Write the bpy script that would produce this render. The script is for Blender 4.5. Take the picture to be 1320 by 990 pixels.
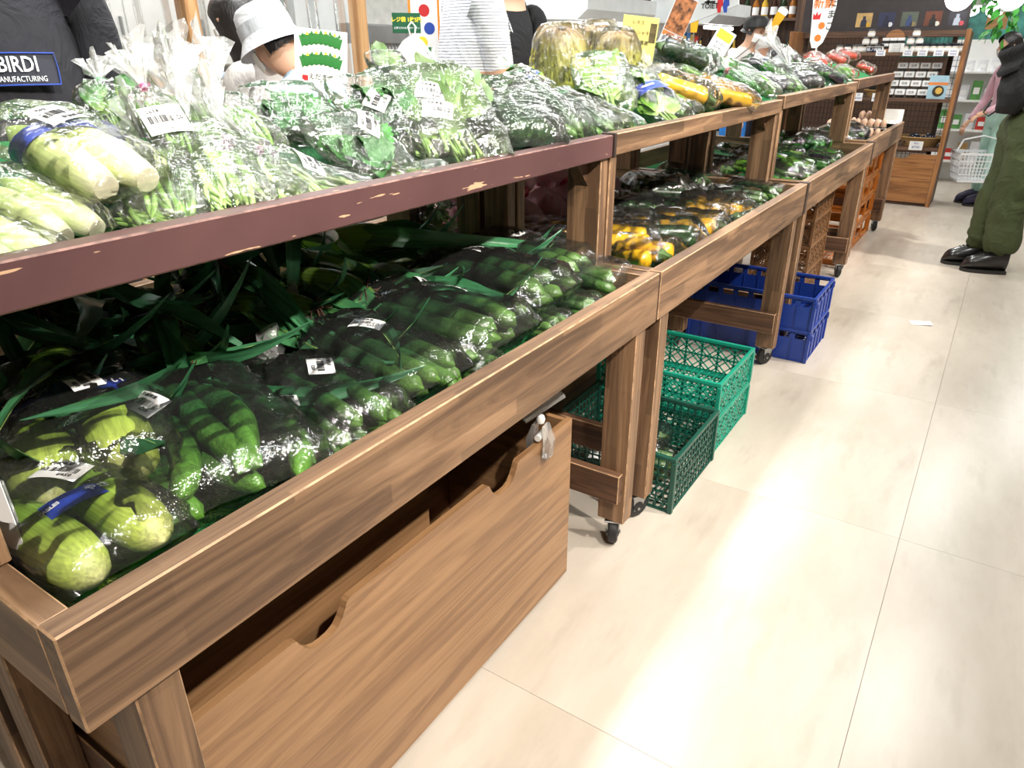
import bpy, math, random
from math import sin, cos, pi, radians, sqrt
from mathutils import Vector, Matrix, Euler, noise
random.seed(7)
for _o in list(bpy.data.objects): bpy.data.objects.remove(_o)
SC = bpy.context.scene
COL = SC.collection
# ------------------------------------------------------------------ camera
CAM_R = Matrix(((0.8351, -0.2310, 0.4993), (0.5501, 0.3556, -0.7556), (-0.0030, 0.9057, 0.4240)))
CAM_F = 916.09
CAM_H = 1.45
def _cam():
    Y = Vector((668.0, 432.0, -CAM_F)).normalized()
    Z = -Vector((8.0, -1955.0, -CAM_F)).normalized()
    X = Y.cross(Z).normalized(); Z = X.cross(Y)
    return Matrix((X, Y, Z))
CAM_R = _cam()
cd = bpy.data.cameras.new('camera'); cam = bpy.data.objects.new('camera', cd); COL.objects.link(cam)
cd.sensor_width = 36.0; cd.lens = 36.0 * CAM_F / 1320.0; cd.clip_start = 0.02; cd.clip_end = 100
cam.matrix_world = Matrix.Translation((0, 0, CAM_H)) @ CAM_R.to_4x4()
SC.camera = cam
def P(px, py, z):                      # point of the place at height z seen at that spot
    d = CAM_R @ Vector((px - 660, 495 - py, -CAM_F)); t = (z - CAM_H) / d.z
    return Vector((d.x * t, d.y * t, z))
def PX(px, py, x):
    d = CAM_R @ Vector((px - 660, 495 - py, -CAM_F)); t = x / d.x
    return Vector((x, d.y * t, CAM_H + d.z * t))
def PY(px, py, y):
    d = CAM_R @ Vector((px - 660, 495 - py, -CAM_F)); t = y / d.y
    return Vector((d.x * t, y, CAM_H + d.z * t))
# ------------------------------------------------------------------ world, lights, exposure
w = bpy.data.worlds.new('world'); SC.world = w; w.use_nodes = True
bg = w.node_tree.nodes['Background']; bg.inputs[0].default_value = (0.93, 0.96, 1.0, 1); bg.inputs[1].default_value = 3.0
SC.view_settings.view_transform = 'Standard'; SC.view_settings.look = 'None'
SC.view_settings.gamma = 1.0; SC.view_settings.use_curve_mapping = False
SC.view_settings.exposure = 0.0
SC.cycles.transparent_max_bounces = 24
SC.cycles.max_bounces = 7
SC.cycles.caustics_reflective = False; SC.cycles.caustics_refractive = False
SC.cycles.sample_clamp_indirect = 6.0
def light(name, kind, loc, aim, energy, color=(1, 1, 1), size=0.1, size_y=None, spot=70, blend=0.35):
    l = bpy.data.lights.new(name, kind); l.energy = energy; l.color = color
    if kind == 'AREA':
        l.size = size
        if size_y: l.shape = 'RECTANGLE'; l.size_y = size_y
    else:
        l.shadow_soft_size = size
        if kind == 'SPOT': l.spot_size = radians(spot); l.spot_blend = blend
    o = bpy.data.objects.new(name, l); COL.objects.link(o); o.location = loc
    o.rotation_euler = (Vector(aim) - Vector(loc)).to_track_quat('-Z', 'Y').to_euler()
    return o
ROOM_Z = 3.0
WARM = (1.0, 0.93, 0.83)
TMP = bpy.data.scenes.new('workshop')                  # evaluates single shapes without the whole place
def baked(o):
    TMP.collection.objects.link(o)
    with bpy.context.temp_override(scene=TMP, view_layer=TMP.view_layers[0]):
        dg = bpy.context.evaluated_depsgraph_get(); dg.update(); me = bpy.data.meshes.new_from_object(o.evaluated_get(dg))
    bpy.data.objects.remove(o); return me
SPOTS = [(0.95, 0.0, -1.05, 0.7, 1.0), (0.95, 1.3, -1.05, 1.6, 1.0), (0.95, 2.6, -1.05, 2.9, 1.0), (0.95, 4.0, -1.05, 4.4, 1.0), (0.95, 5.6, -1.05, 6.0, 1.0)]
for (sx, sy, ax, ay, k) in SPOTS:
    light('ceiling_spot', 'SPOT', (sx, sy, 2.82), (ax, ay, 0.85), 310 * k, WARM, 0.035, spot=66, blend=0.7)
TUBES = [(-1.35, 0.8), (-1.35, 3.4), (-1.35, 6.2), (0.25, 1.6), (0.25, 4.6), (0.25, 7.6), (-2.5, 2.4), (-4.6, 2.6), (-3.6, 5.4), (-3.6, 8.6), (-1.6, 9.6), (1.0, 10.2)]  # tube over the kitchen added to brighten it, one beside the onions shifted likewise
for (tx, ty) in TUBES:
    light('ceiling_tube', 'AREA', (tx, ty, 2.90), (tx, ty + 0.0001, 0), (44 if -2 < tx < -1 else 32 if tx < -4 else 50 if tx < -2 else 31), (0.98, 1.0, 0.98), 0.22, 1.24)
# ------------------------------------------------------------------ mesh helpers
class MB:
    def __init__(s): s.v = []; s.f = []; s.m = []
    def add(s, vs, fs, m=0):
        o = len(s.v); s.v += [tuple(p) for p in vs]; s.f += [tuple(i + o for i in f) for f in fs]; s.m += [m] * len(fs)
    def box(s, lo, hi, c=0.0, m=0, M=None, wear=None):
        lo, hi = [min(a, b) for a, b in zip(lo, hi)], [max(a, b) for a, b in zip(lo, hi)]
        c = min(c, 0.45 * min(hi[k] - lo[k] for k in range(3)))
        if c <= 0:
            vs = [(x, y, z) for x in (lo[0], hi[0]) for y in (lo[1], hi[1]) for z in (lo[2], hi[2])]
            fs = [(0, 1, 3, 2), (4, 6, 7, 5), (0, 4, 5, 1), (2, 3, 7, 6), (0, 2, 6, 4), (1, 5, 7, 3)]
        else:
            vs = []; idx = {}
            for sx in (0, 1):
                for sy in (0, 1):
                    for sz in (0, 1):
                        b = [(lo, hi)[q][k] for k, q in enumerate((sx, sy, sz))]
                        i = [(c, -c)[q] for q in (sx, sy, sz)]
                        for ax in range(3):
                            p = [b[k] + (0 if k == ax else i[k]) for k in range(3)]
                            idx[(sx, sy, sz, ax)] = len(vs); vs.append(p)
            fs = []
            for ax in range(3):
                for q in (0, 1):
                    o = [k for k in range(3) if k != ax]
                    r = []
                    for (a, b) in ((0, 0), (1, 0), (1, 1), (0, 1)):
                        k = [0, 0, 0]; k[ax] = q; k[o[0]] = a; k[o[1]] = b; r.append(idx[(*k, ax)])
                    if (q == 0) != (ax == 1): r.reverse()
                    fs.append(tuple(r))
            for ax in range(3):
                o = [k for k in range(3) if k != ax]
                for a in (0, 1):
                    for b in (0, 1):
                        k0 = [0, 0, 0]; k0[o[0]] = a; k0[o[1]] = b; k1 = list(k0); k1[ax] = 1
                        r = [idx[(*k0, o[0])], idx[(*k1, o[0])], idx[(*k1, o[1])], idx[(*k0, o[1])]]
                        fs.append(tuple(r))
            for sx in (0, 1):
                for sy in (0, 1):
                    for sz in (0, 1): fs.append(tuple(idx[(sx, sy, sz, a)] for a in range(3)))
        if M is not None: vs = [M @ Vector(p) for p in vs]
        s.add(vs, fs, m)
        if wear is not None and len(fs) > 6: s.m[-20:] = [wear] * 20
        return s
    def bar(s, a, b, wd, th, up=(0, 0, 1), c=0.0, m=0):      # box from a to b, width wd, thickness th along 'up'
        a = Vector(a); b = Vector(b); d = b - a; L = d.length; d = d / L
        u = Vector(up); sd = d.cross(u)
        if sd.length < 1e-5: sd = d.cross(Vector((1, 0, 0)))
        sd.normalize(); u = sd.cross(d)
        M = Matrix(((d.x, sd.x, u.x, a.x), (d.y, sd.y, u.y, a.y), (d.z, sd.z, u.z, a.z), (0, 0, 0, 1)))
        return s.box((0, -wd / 2, -th / 2), (L, wd / 2, th / 2), c, m, M)
    def tube(s, pts, rad, n=10, cap=True, m=0, flat=1.0, up=None, fn=None):
        pts = [Vector(p) for p in pts]; K = len(pts)
        if not hasattr(rad, '__len__'): rad = [rad] * K
        t0 = (pts[1] - pts[0]).normalized()
        nrm = Vector(up) if up else (Vector((0, 0, 1)) if abs(t0.z) < 0.9 else Vector((1, 0, 0)))
        vs = []
        for i, p in enumerate(pts):
            t = (pts[min(i + 1, K - 1)] - pts[max(i - 1, 0)]).normalized()
            nrm = (nrm - t * nrm.dot(t)).normalized(); bn = t.cross(nrm)
            for k in range(n):
                a = 2 * pi * k / n; r = rad[i]
                if fn: r *= fn(i / (K - 1), a)
                vs.append(p + (bn * cos(a) + nrm * sin(a) * flat) * r)
        fs = [(i * n + k, i * n + (k + 1) % n, (i + 1) * n + (k + 1) % n, (i + 1) * n + k) for i in range(K - 1) for k in range(n)]
        if cap: fs += [tuple(range(n))[::-1], tuple((K - 1) * n + k for k in range(n))]
        s.add(vs, fs, m); return s
    def lathe(s, prof, n=16, c=(0, 0, 0), ax=2, m=0):
        vs = []; K = len(prof)
        for (r, h) in prof:
            for k in range(n):
                a = 2 * pi * k / n; p = [r * cos(a), r * sin(a), h]
                if ax == 0: p = [p[2], p[0], p[1]]
                if ax == 1: p = [p[1], p[2], p[0]]
                vs.append((p[0] + c[0], p[1] + c[1], p[2] + c[2]))
        fs = [(i * n + k, i * n + (k + 1) % n, (i + 1) * n + (k + 1) % n, (i + 1) * n + k) for i in range(K - 1) for k in range(n)]
        if prof[0][0] > 1e-5: fs.append(tuple(range(n))[::-1])
        if prof[-1][0] > 1e-5: fs.append(tuple((K - 1) * n + k for k in range(n)))
        s.add(vs, fs, m); return s
    def prism(s, poly, h0, h1, ax=2, m=0, M=None):           # polygon in the two other axes, extruded along ax
        def pt(p, h):
            q = [p[0], p[1]]; q.insert(ax, h); return q
        n = len(poly); vs = [pt(p, h0) for p in poly] + [pt(p, h1) for p in poly]
        if M is not None: vs = [M @ Vector(p) for p in vs]
        fs = [tuple(range(n))[::-1], tuple(range(n, 2 * n))] + [(i, (i + 1) % n, n + (i + 1) % n, n + i) for i in range(n)]
        s.add(vs, fs, m); return s
    def grid(s, fn, nu, nv, m=0, wrap=False):
        vs = [fn(i / nu, j / nv) for i in range(nu + 1) for j in range(nv if wrap else nv + 1)]
        w = nv if wrap else nv + 1
        fs = [(i * w + j, (i + 1) * w + j, (i + 1) * w + (j + 1) % w, i * w + (j + 1) % w) for i in range(nu) for j in range(nv)]
        s.add(vs, fs, m); return s
    def mesh(s, name, mat, smooth=None):
        me = bpy.data.meshes.new(name); me.from_pydata(s.v, [], s.f)
        for x in (mat if isinstance(mat, (list, tuple)) else [mat]): me.materials.append(x)
        if any(s.m): me.polygons.foreach_set('material_index', s.m)
        import bmesh
        b = bmesh.new(); b.from_mesh(me); bmesh.ops.recalc_face_normals(b, faces=b.faces)
        b.to_mesh(me); b.free()
        if smooth is not None:
            me.polygons.foreach_set('use_smooth', [True] * len(me.polygons))
            if smooth < 3.1: me.set_sharp_from_angle(angle=smooth)
        me.update(); return me
SM = radians(40)
def obj(name, me, parent=None, mat=None, loc=None, rot=None, smooth=None, label=None):
    if isinstance(me, MB): me = me.mesh(name, mat, smooth)
    o = bpy.data.objects.new(name, me); COL.objects.link(o)
    if parent is not None: o.parent = parent
    if loc is not None: o.location = loc
    if rot is not None: o.rotation_euler = rot
    if label: o['label'] = label
    return o
def tag(o, label, cat, group=None, kind=None):
    if label: o['label'] = label
    if cat: o['category'] = cat
    if group: o['group'] = group
    if kind: o['kind'] = kind
    return o
def thing(name, label, cat, loc=(0, 0, 0), rot=(0, 0, 0), group=None):
    o = bpy.data.objects.new(name, None); COL.objects.link(o); o.empty_display_size = 0.05
    o.location = loc; o.rotation_euler = rot
    return tag(o, label, cat, group)
def struct(name, mb, mat, parent=None, smooth=None, label=None):
    o = obj(name, mb, parent, mat, smooth=smooth)
    if parent is None: o['kind'] = 'structure'
    if label: o['label'] = label
    return o
def copy_tree(o, parent=None):
    c = o.copy(); COL.objects.link(c); c.parent = parent
    for ch in list(o.children): copy_tree(ch, c)
    return c
# ------------------------------------------------------------------ materials
MATS = {}
def srgb(r, g, b):
    f = lambda c: (c / 255) / 12.92 if c <= 10 else ((c / 255 + 0.055) / 1.055) ** 2.4
    return (f(r), f(g), f(b), 1)
def nt(name):
    m = bpy.data.materials.new(name); m.use_nodes = True; n = m.node_tree
    return m, n.nodes, n.links, n.nodes['Principled BSDF']
def setp(b, **k):
    for a, v in k.items():
        b.inputs[a.replace('_', ' ')].default_value = v
def coords(N, L, scale=(1, 1, 1), rand=True, kind='Object'):
    tc = N.new('ShaderNodeTexCoord'); mp = N.new('ShaderNodeMapping'); mp.inputs['Scale'].default_value = scale
    L.new(tc.outputs[kind], mp.inputs['Vector'])
    if rand:
        oi = N.new('ShaderNodeObjectInfo'); ml = N.new('ShaderNodeMath'); ml.operation = 'MULTIPLY'; ml.inputs[1].default_value = 37.0
        L.new(oi.outputs['Random'], ml.inputs[0]); L.new(ml.outputs[0], mp.inputs['Location'])
    return mp.outputs['Vector']
def ntex(N, L, vec, scale, detail=4, dist=0.0, rough=0.55):
    t = N.new('ShaderNodeTexNoise'); t.inputs['Scale'].default_value = scale; t.inputs['Detail'].default_value = detail
    t.inputs['Distortion'].default_value = dist; t.inputs['Roughness'].default_value = rough
    L.new(vec, t.inputs['Vector']); return t.outputs['Fac']
def ramp(N, L, fac, stops):
    r = N.new('ShaderNodeValToRGB'); e = r.color_ramp.elements
    while len(e) < len(stops): e.new(0.5)
    for k, (p, c) in enumerate(stops): e[k].position = p; e[k].color = c
    L.new(fac, r.inputs[0]); return r.outputs['Color']
def mixc(N, L, fac, a, b, mode='MIX'):
    m = N.new('ShaderNodeMix'); m.data_type = 'RGBA'; m.blend_type = mode
    for s_, v in ((m.inputs[0], fac), (m.inputs[6], a), (m.inputs[7], b)):
        if hasattr(v, 'links') or hasattr(v, 'is_linked'): L.new(v, s_)
        else: s_.default_value = v
    return m.outputs[2]
def bump(N, L, b, h, strength=0.3, dist=0.01):
    k = N.new('ShaderNodeBump'); k.inputs['Strength'].default_value = strength; k.inputs['Distance'].default_value = dist
    L.new(h, k.inputs['Height']); L.new(k.outputs[0], b.inputs['Normal'])
def plain(name, col, rough=0.5, metal=0.0, vary=0.06, scale=9.0, bumpy=0.0, **kw):
    m, N, L, b = nt(name)
    v = coords(N, L); f = ntex(N, L, v, scale)
    lo = tuple(max(0, c * (1 - vary * 2)) for c in col[:3]) + (1,); hi = tuple(min(1, c * (1 + vary * 2)) for c in col[:3]) + (1,)
    L.new(ramp(N, L, f, [(0.3, lo), (0.7, hi)]), b.inputs['Base Color'])
    setp(b, Roughness=rough, Metallic=metal, **kw)
    if bumpy: bump(N, L, b, ntex(N, L, v, scale * 6), bumpy, 0.004)
    return m
def wood(name, c1, c2, c3, axis, rough=0.5, joints=True, gloss=0.0):
    m, N, L, b = nt(name)
    s = [9.0, 9.0, 9.0]; s[axis] = 0.55
    v = coords(N, L, tuple(s)); g = ntex(N, L, v, 2.6, 8, 1.2, 0.62)
    col = ramp(N, L, g, [(0.25, tuple(c * 0.85 for c in c1[:3]) + (1,)), (0.40, c1), (0.54, c2), (0.76, c3)])
    if joints:                                   # finger-jointed strips, each its own tone
        s2 = [1, 1, 1]; v2 = coords(N, L, (1, 1, 1))
        sep = N.new('ShaderNodeSeparateXYZ'); L.new(v2, sep.inputs[0]); cmb = N.new('ShaderNodeCombineXYZ')
        o = [k for k in range(3) if k != axis]
        ad = N.new('ShaderNodeMath'); L.new(sep.outputs[o[0]], ad.inputs[0]); L.new(sep.outputs[o[1]], ad.inputs[1])
        L.new(sep.outputs[axis], cmb.inputs[0]); L.new(ad.outputs[0], cmb.inputs[1])
        br = N.new('ShaderNodeTexBrick'); L.new(cmb.outputs[0], br.inputs['Vector'])
        br.inputs['Scale'].default_value = 1.0; br.inputs['Brick Width'].default_value = 0.38; br.inputs['Row Height'].default_value = 0.036
        br.inputs['Mortar Size'].default_value = 0.0004; br.inputs['Color1'].default_value = (0.62, 0.60, 0.58, 1); br.inputs['Color2'].default_value = (1.28, 1.25, 1.2, 1); br.inputs['Mortar'].default_value = (0.8, 0.8, 0.8, 1)
        col = mixc(N, L, 0.9, col, br.outputs['Color'], 'MULTIPLY')
    L.new(col, b.inputs['Base Color']); setp(b, Roughness=rough, Coat_Weight=gloss, Coat_Roughness=0.25)
    bump(N, L, b, g, 0.12, 0.004)
    return m
AX = 'xyz'
for k in range(3):
    MATS['wood_' + AX[k]] = wood('stained_wood_' + AX[k], srgb(98, 74, 56), srgb(132, 103, 78), srgb(160, 129, 101), k, 0.5)
    MATS['dark_' + AX[k]] = wood('dark_stained_wood_' + AX[k], srgb(72, 50, 37), srgb(100, 71, 52), srgb(124, 91, 66), k, 0.55, False)
    MATS['honey_' + AX[k]] = wood('honey_wood_' + AX[k], srgb(124, 80, 44), srgb(160, 108, 62), srgb(182, 130, 80), k, 0.45, False, 0.15)
    MATS['ply_' + AX[k]] = wood('storage_box_board_' + AX[k], srgb(130, 95, 64), srgb(154, 116, 80), srgb(172, 133, 95), k, 0.42, False, 0.2)
def maroon():
    m, N, L, b = nt('maroon_paint')
    v = coords(N, L, (14, 3.2, 30)); f = ntex(N, L, v, 2.4, 3)
    base = ramp(N, L, ntex(N, L, coords(N, L), 5.0), [(0.3, srgb(80, 52, 54)), (0.7, srgb(94, 64, 64))])
    chip = ramp(N, L, f, [(0.665, (0, 0, 0, 1)), (0.68, (1, 1, 1, 1))])
    L.new(mixc(N, L, chip, base, srgb(196, 160, 128)), b.inputs['Base Color']); setp(b, Roughness=0.42)
    return m
MATS['maroon'] = maroon()
MATS['worn'] = plain('worn_wood_edge', srgb(168, 134, 102), 0.6, vary=0.22, scale=38)
MATS['worn_dark'] = plain('worn_paint_edge', srgb(124, 92, 84), 0.55, vary=0.3, scale=44)
def floor_mat():
    m, N, L, b = nt('vinyl_floor')
    v = coords(N, L, (2.2, 0.7, 1), False); f = ntex(N, L, v, 1.1, 8, 0.0, 0.65)
    c = ramp(N, L, f, [(0.2, srgb(178, 165, 150)), (0.75, srgb(217, 208, 196))])
    oi = N.new('ShaderNodeObjectInfo')
    tint = ramp(N, L, oi.outputs['Random'], [(0.0, (0.95, 0.95, 0.95, 1)), (1.0, (1.0, 1.0, 1.0, 1))])
    c = mixc(N, L, 1.0, c, tint, 'MULTIPLY')
    st = ntex(N, L, coords(N, L, (5, 1.2, 1), False), 2.2, 5)
    c = mixc(N, L, ramp(N, L, st, [(0.55, (0, 0, 0, 1)), (0.85, (0.5, 0.5, 0.5, 1))]), c, srgb(150, 136, 120))
    sp = ntex(N, L, coords(N, L, (1, 1, 1), False), 55, 2)
    c = mixc(N, L, ramp(N, L, sp, [(0.76, (0, 0, 0, 1)), (0.80, (0.55, 0.55, 0.55, 1))]), c, srgb(120, 108, 95))
    L.new(c, b.inputs['Base Color'])
    setp(b, Roughness=0.27)
    return m
MATS['floor'] = floor_mat()
MATS['white_wall'] = plain('white_paint', srgb(228, 228, 224), 0.7)
MATS['black_rubber'] = plain('black_rubber', srgb(30, 30, 32), 0.55)
MATS['steel'] = plain('brushed_steel', srgb(170, 172, 175), 0.32, 1.0, 0.04)
MATS['turf'] = plain('green_artificial_turf', srgb(16, 120, 58), 0.8, vary=0.3, scale=160, bumpy=0.9)
MATS['crate_dark'] = plain('dark_green_plastic', srgb(26, 78, 66), 0.38)
MATS['crate_teal'] = plain('teal_plastic', srgb(28, 150, 124), 0.36)
MATS['crate_blue'] = plain('blue_plastic', srgb(30, 62, 150), 0.36)
MATS['crate_orange'] = plain('orange_plastic', srgb(206, 122, 40), 0.42)
MATS['crate_brown'] = plain('brown_plastic', srgb(120, 84, 52), 0.5)
MATS['white_plastic'] = plain('white_plastic', srgb(232, 232, 230), 0.35, vary=0.02)
MATS['black'] = plain('black_plastic', srgb(22, 22, 24), 0.5)
MATS['paper'] = plain('white_paper', srgb(240, 240, 240), 0.7, vary=0.02)
def film(name, col=(1, 1, 1), haze=0.03, gloss=0.9, rough=0.09, crinkle=1.0, tint=(1, 1, 1), scale=22):
    m = bpy.data.materials.new(name); m.use_nodes = True; N = m.node_tree.nodes; L = m.node_tree.links; N.clear()
    out = N.new('ShaderNodeOutputMaterial'); tr = N.new('ShaderNodeBsdfTransparent'); tr.inputs[0].default_value = (*tint, 1)
    gl = N.new('ShaderNodeBsdfGlossy'); gl.inputs['Roughness'].default_value = rough; gl.inputs['Color'].default_value = (1, 1, 1, 1)
    df = N.new('ShaderNodeBsdfTranslucent'); df.inputs[0].default_value = (*col, 1)
    d2 = N.new('ShaderNodeBsdfDiffuse'); d2.inputs[0].default_value = (*col, 1)
    v = coords(N, L)
    vo = N.new('ShaderNodeTexVoronoi'); vo.feature = 'F1'; vo.inputs['Scale'].default_value = scale
    wv = N.new('ShaderNodeVectorMath'); wv.operation = 'ADD'
    nz = N.new('ShaderNodeTexNoise'); nz.inputs['Scale'].default_value = 14; L.new(v, nz.inputs['Vector'])
    sc = N.new('ShaderNodeVectorMath'); sc.operation = 'SCALE'; sc.inputs['Scale'].default_value = 0.12; L.new(nz.outputs['Color'], sc.inputs[0])
    L.new(v, wv.inputs[0]); L.new(sc.outputs[0], wv.inputs[1]); L.new(wv.outputs[0], vo.inputs['Vector'])
    ad = N.new('ShaderNodeMath'); ad.operation = 'ADD'; L.new(vo.outputs['Distance'], ad.inputs[0]); L.new(ntex(N, L, v, 60, 3), ad.inputs[1])
    bp = N.new('ShaderNodeBump'); bp.inputs['Strength'].default_value = 0.55 * crinkle; bp.inputs['Distance'].default_value = 0.02; L.new(ad.outputs[0], bp.inputs['Height'])
    L.new(bp.outputs[0], gl.inputs['Normal'])
    fr = N.new('ShaderNodeFresnel'); fr.inputs['IOR'].default_value = 1.45
    mf = N.new('ShaderNodeMath'); mf.operation = 'MULTIPLY_ADD'; mf.inputs[1].default_value = gloss; mf.inputs[2].default_value = 0.03 * min(1.0, crinkle * 2); mf.use_clamp = True; L.new(fr.outputs[0], mf.inputs[0])
    dd = N.new('ShaderNodeMixShader'); dd.inputs[0].default_value = 0.5; L.new(df.outputs[0], dd.inputs[1]); L.new(d2.outputs[0], dd.inputs[2])
    h = N.new('ShaderNodeMixShader'); h.inputs[0].default_value = haze; L.new(tr.outputs[0], h.inputs[1]); L.new(dd.outputs[0], h.inputs[2])
    mx = N.new('ShaderNodeMixShader'); L.new(mf.outputs[0], mx.inputs[0]); L.new(h.outputs[0], mx.inputs[1]); L.new(gl.outputs[0], mx.inputs[2])
    L.new(mx.outputs[0], out.inputs[0]); return m
MATS['film'] = film('clear_bag_film', haze=0.02, gloss=1.0, rough=0.085, crinkle=0.5, scale=14)
MATS['film_bright'] = film('crinkled_clear_film', haze=0.03, gloss=1.0, rough=0.14, crinkle=0.8, scale=22)
MATS['film_knot'] = film('gathered_film', haze=0.30, gloss=0.7, rough=0.22, crinkle=0.7, scale=40)
MATS['vinyl'] = film('clear_vinyl_sheet', haze=0.05, gloss=0.5, rough=0.12, crinkle=0.1, scale=2)
def emit(name, col, s):
    m = bpy.data.materials.new(name); m.use_nodes = True; N = m.node_tree.nodes; N.clear()
    e = N.new('ShaderNodeEmission'); e.inputs[0].default_value = col; e.inputs[1].default_value = s
    o = N.new('ShaderNodeOutputMaterial'); m.node_tree.links.new(e.outputs[0], o.inputs[0]); return m
MATS['lamp'] = emit('lamp_glow', (1, 0.98, 0.94, 1), 8.0)
# ------------------------------------------------------------------ the room
XL, XR, YN, YF = -6.0, 3.2, -3.0, 13.0
struct('floor_base', MB().box((XL, YN, -0.06), (XR, YF, -0.006)), plain('floor_screed', srgb(140, 130, 116), 0.8)).name = 'floor'
FLOOR = bpy.data.objects['floor']; FLOOR['label'] = 'pale beige vinyl sheet floor with thin joints'
def tile_mesh(sx, sy):
    return MB().box((0, 0, -0.006), (sx - 0.0009, sy - 0.0009, 0), 0.0003).mesh('floor_tile', MATS['floor'])
xs = [-4.0, -2.79, -1.58, 0.013, 1.2, 2.4] ; ys = [-3.0, -1.27, -0.09, 1.09, 2.275, 3.45, 4.63, 5.81, 6.99, 8.17, 9.35, 10.53, 11.7, 13.0]
xs = [XL, -4.76, -3.58, -2.38, -1.18, 0.013, 1.21, 2.41, XR]
_tm = {}
for i in range(len(xs) - 1):
    for j in range(len(ys) - 1):
        k = (round(xs[i + 1] - xs[i], 3), round(ys[j + 1] - ys[j], 3))
        if k not in _tm: _tm[k] = tile_mesh(*k)
        obj('floor_tile', _tm[k], FLOOR, loc=(xs[i], ys[j], 0))
struct('ceiling', MB().box((XL, YN, ROOM_Z), (XR, YF, ROOM_Z + 0.08)), plain('dim_ceiling', srgb(226, 224, 220), 0.8))
struct('wall_near', MB().box((XL, YN - 0.1, 0), (XR, YN, ROOM_Z)), plain('near_wall_paint', srgb(220, 216, 210), 0.8))
struct('wall_right', MB().box((XR, YN, 0), (XR + 0.1, YF, ROOM_Z)), plain('right_wall_paint', srgb(176, 168, 156), 0.8))
struct('wall_back', MB().box((XL, YF, 0), (XR, YF + 0.1, ROOM_Z)), plain('back_wall_brown', srgb(92, 66, 50), 0.7))
# ------------------------------------------------------------------ display tables
XF, XB = -0.715, -1.285
def caster_meshes():
    wheel = MB().lathe([(0.006, -0.013), (0.030, -0.013), (0.037, -0.009), (0.0385, 0), (0.037, 0.009), (0.030, 0.013), (0.006, 0.013)], 20, (0, 0, 0.0385), 0)
    wheel.lathe([(0.0, -0.016), (0.016, -0.016), (0.018, -0.012), (0.018, 0.012), (0.016, 0.016), (0.0, 0.016)], 12, (0, 0, 0.0385), 0)
    fork = MB()
    for s in (-1, 1):
        fork.prism([(-0.016, 0.030), (0.010, 0.030), (0.036, 0.088), (-0.022, 0.088)], s * 0.018 - 0.0015, s * 0.018 + 0.0015, 0)
    fork.box((-0.028, -0.030, 0.088), (0.028, 0.042, 0.094), 0.001)
    fork.lathe([(0.006, -0.024), (0.006, 0.024)], 8, (0, 0, 0.0385), 0)
    return wheel.mesh('wheel', MATS['black_rubber'], SM), fork.mesh('fork', MATS['steel'])
WHEEL, FORK = caster_meshes()
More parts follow.
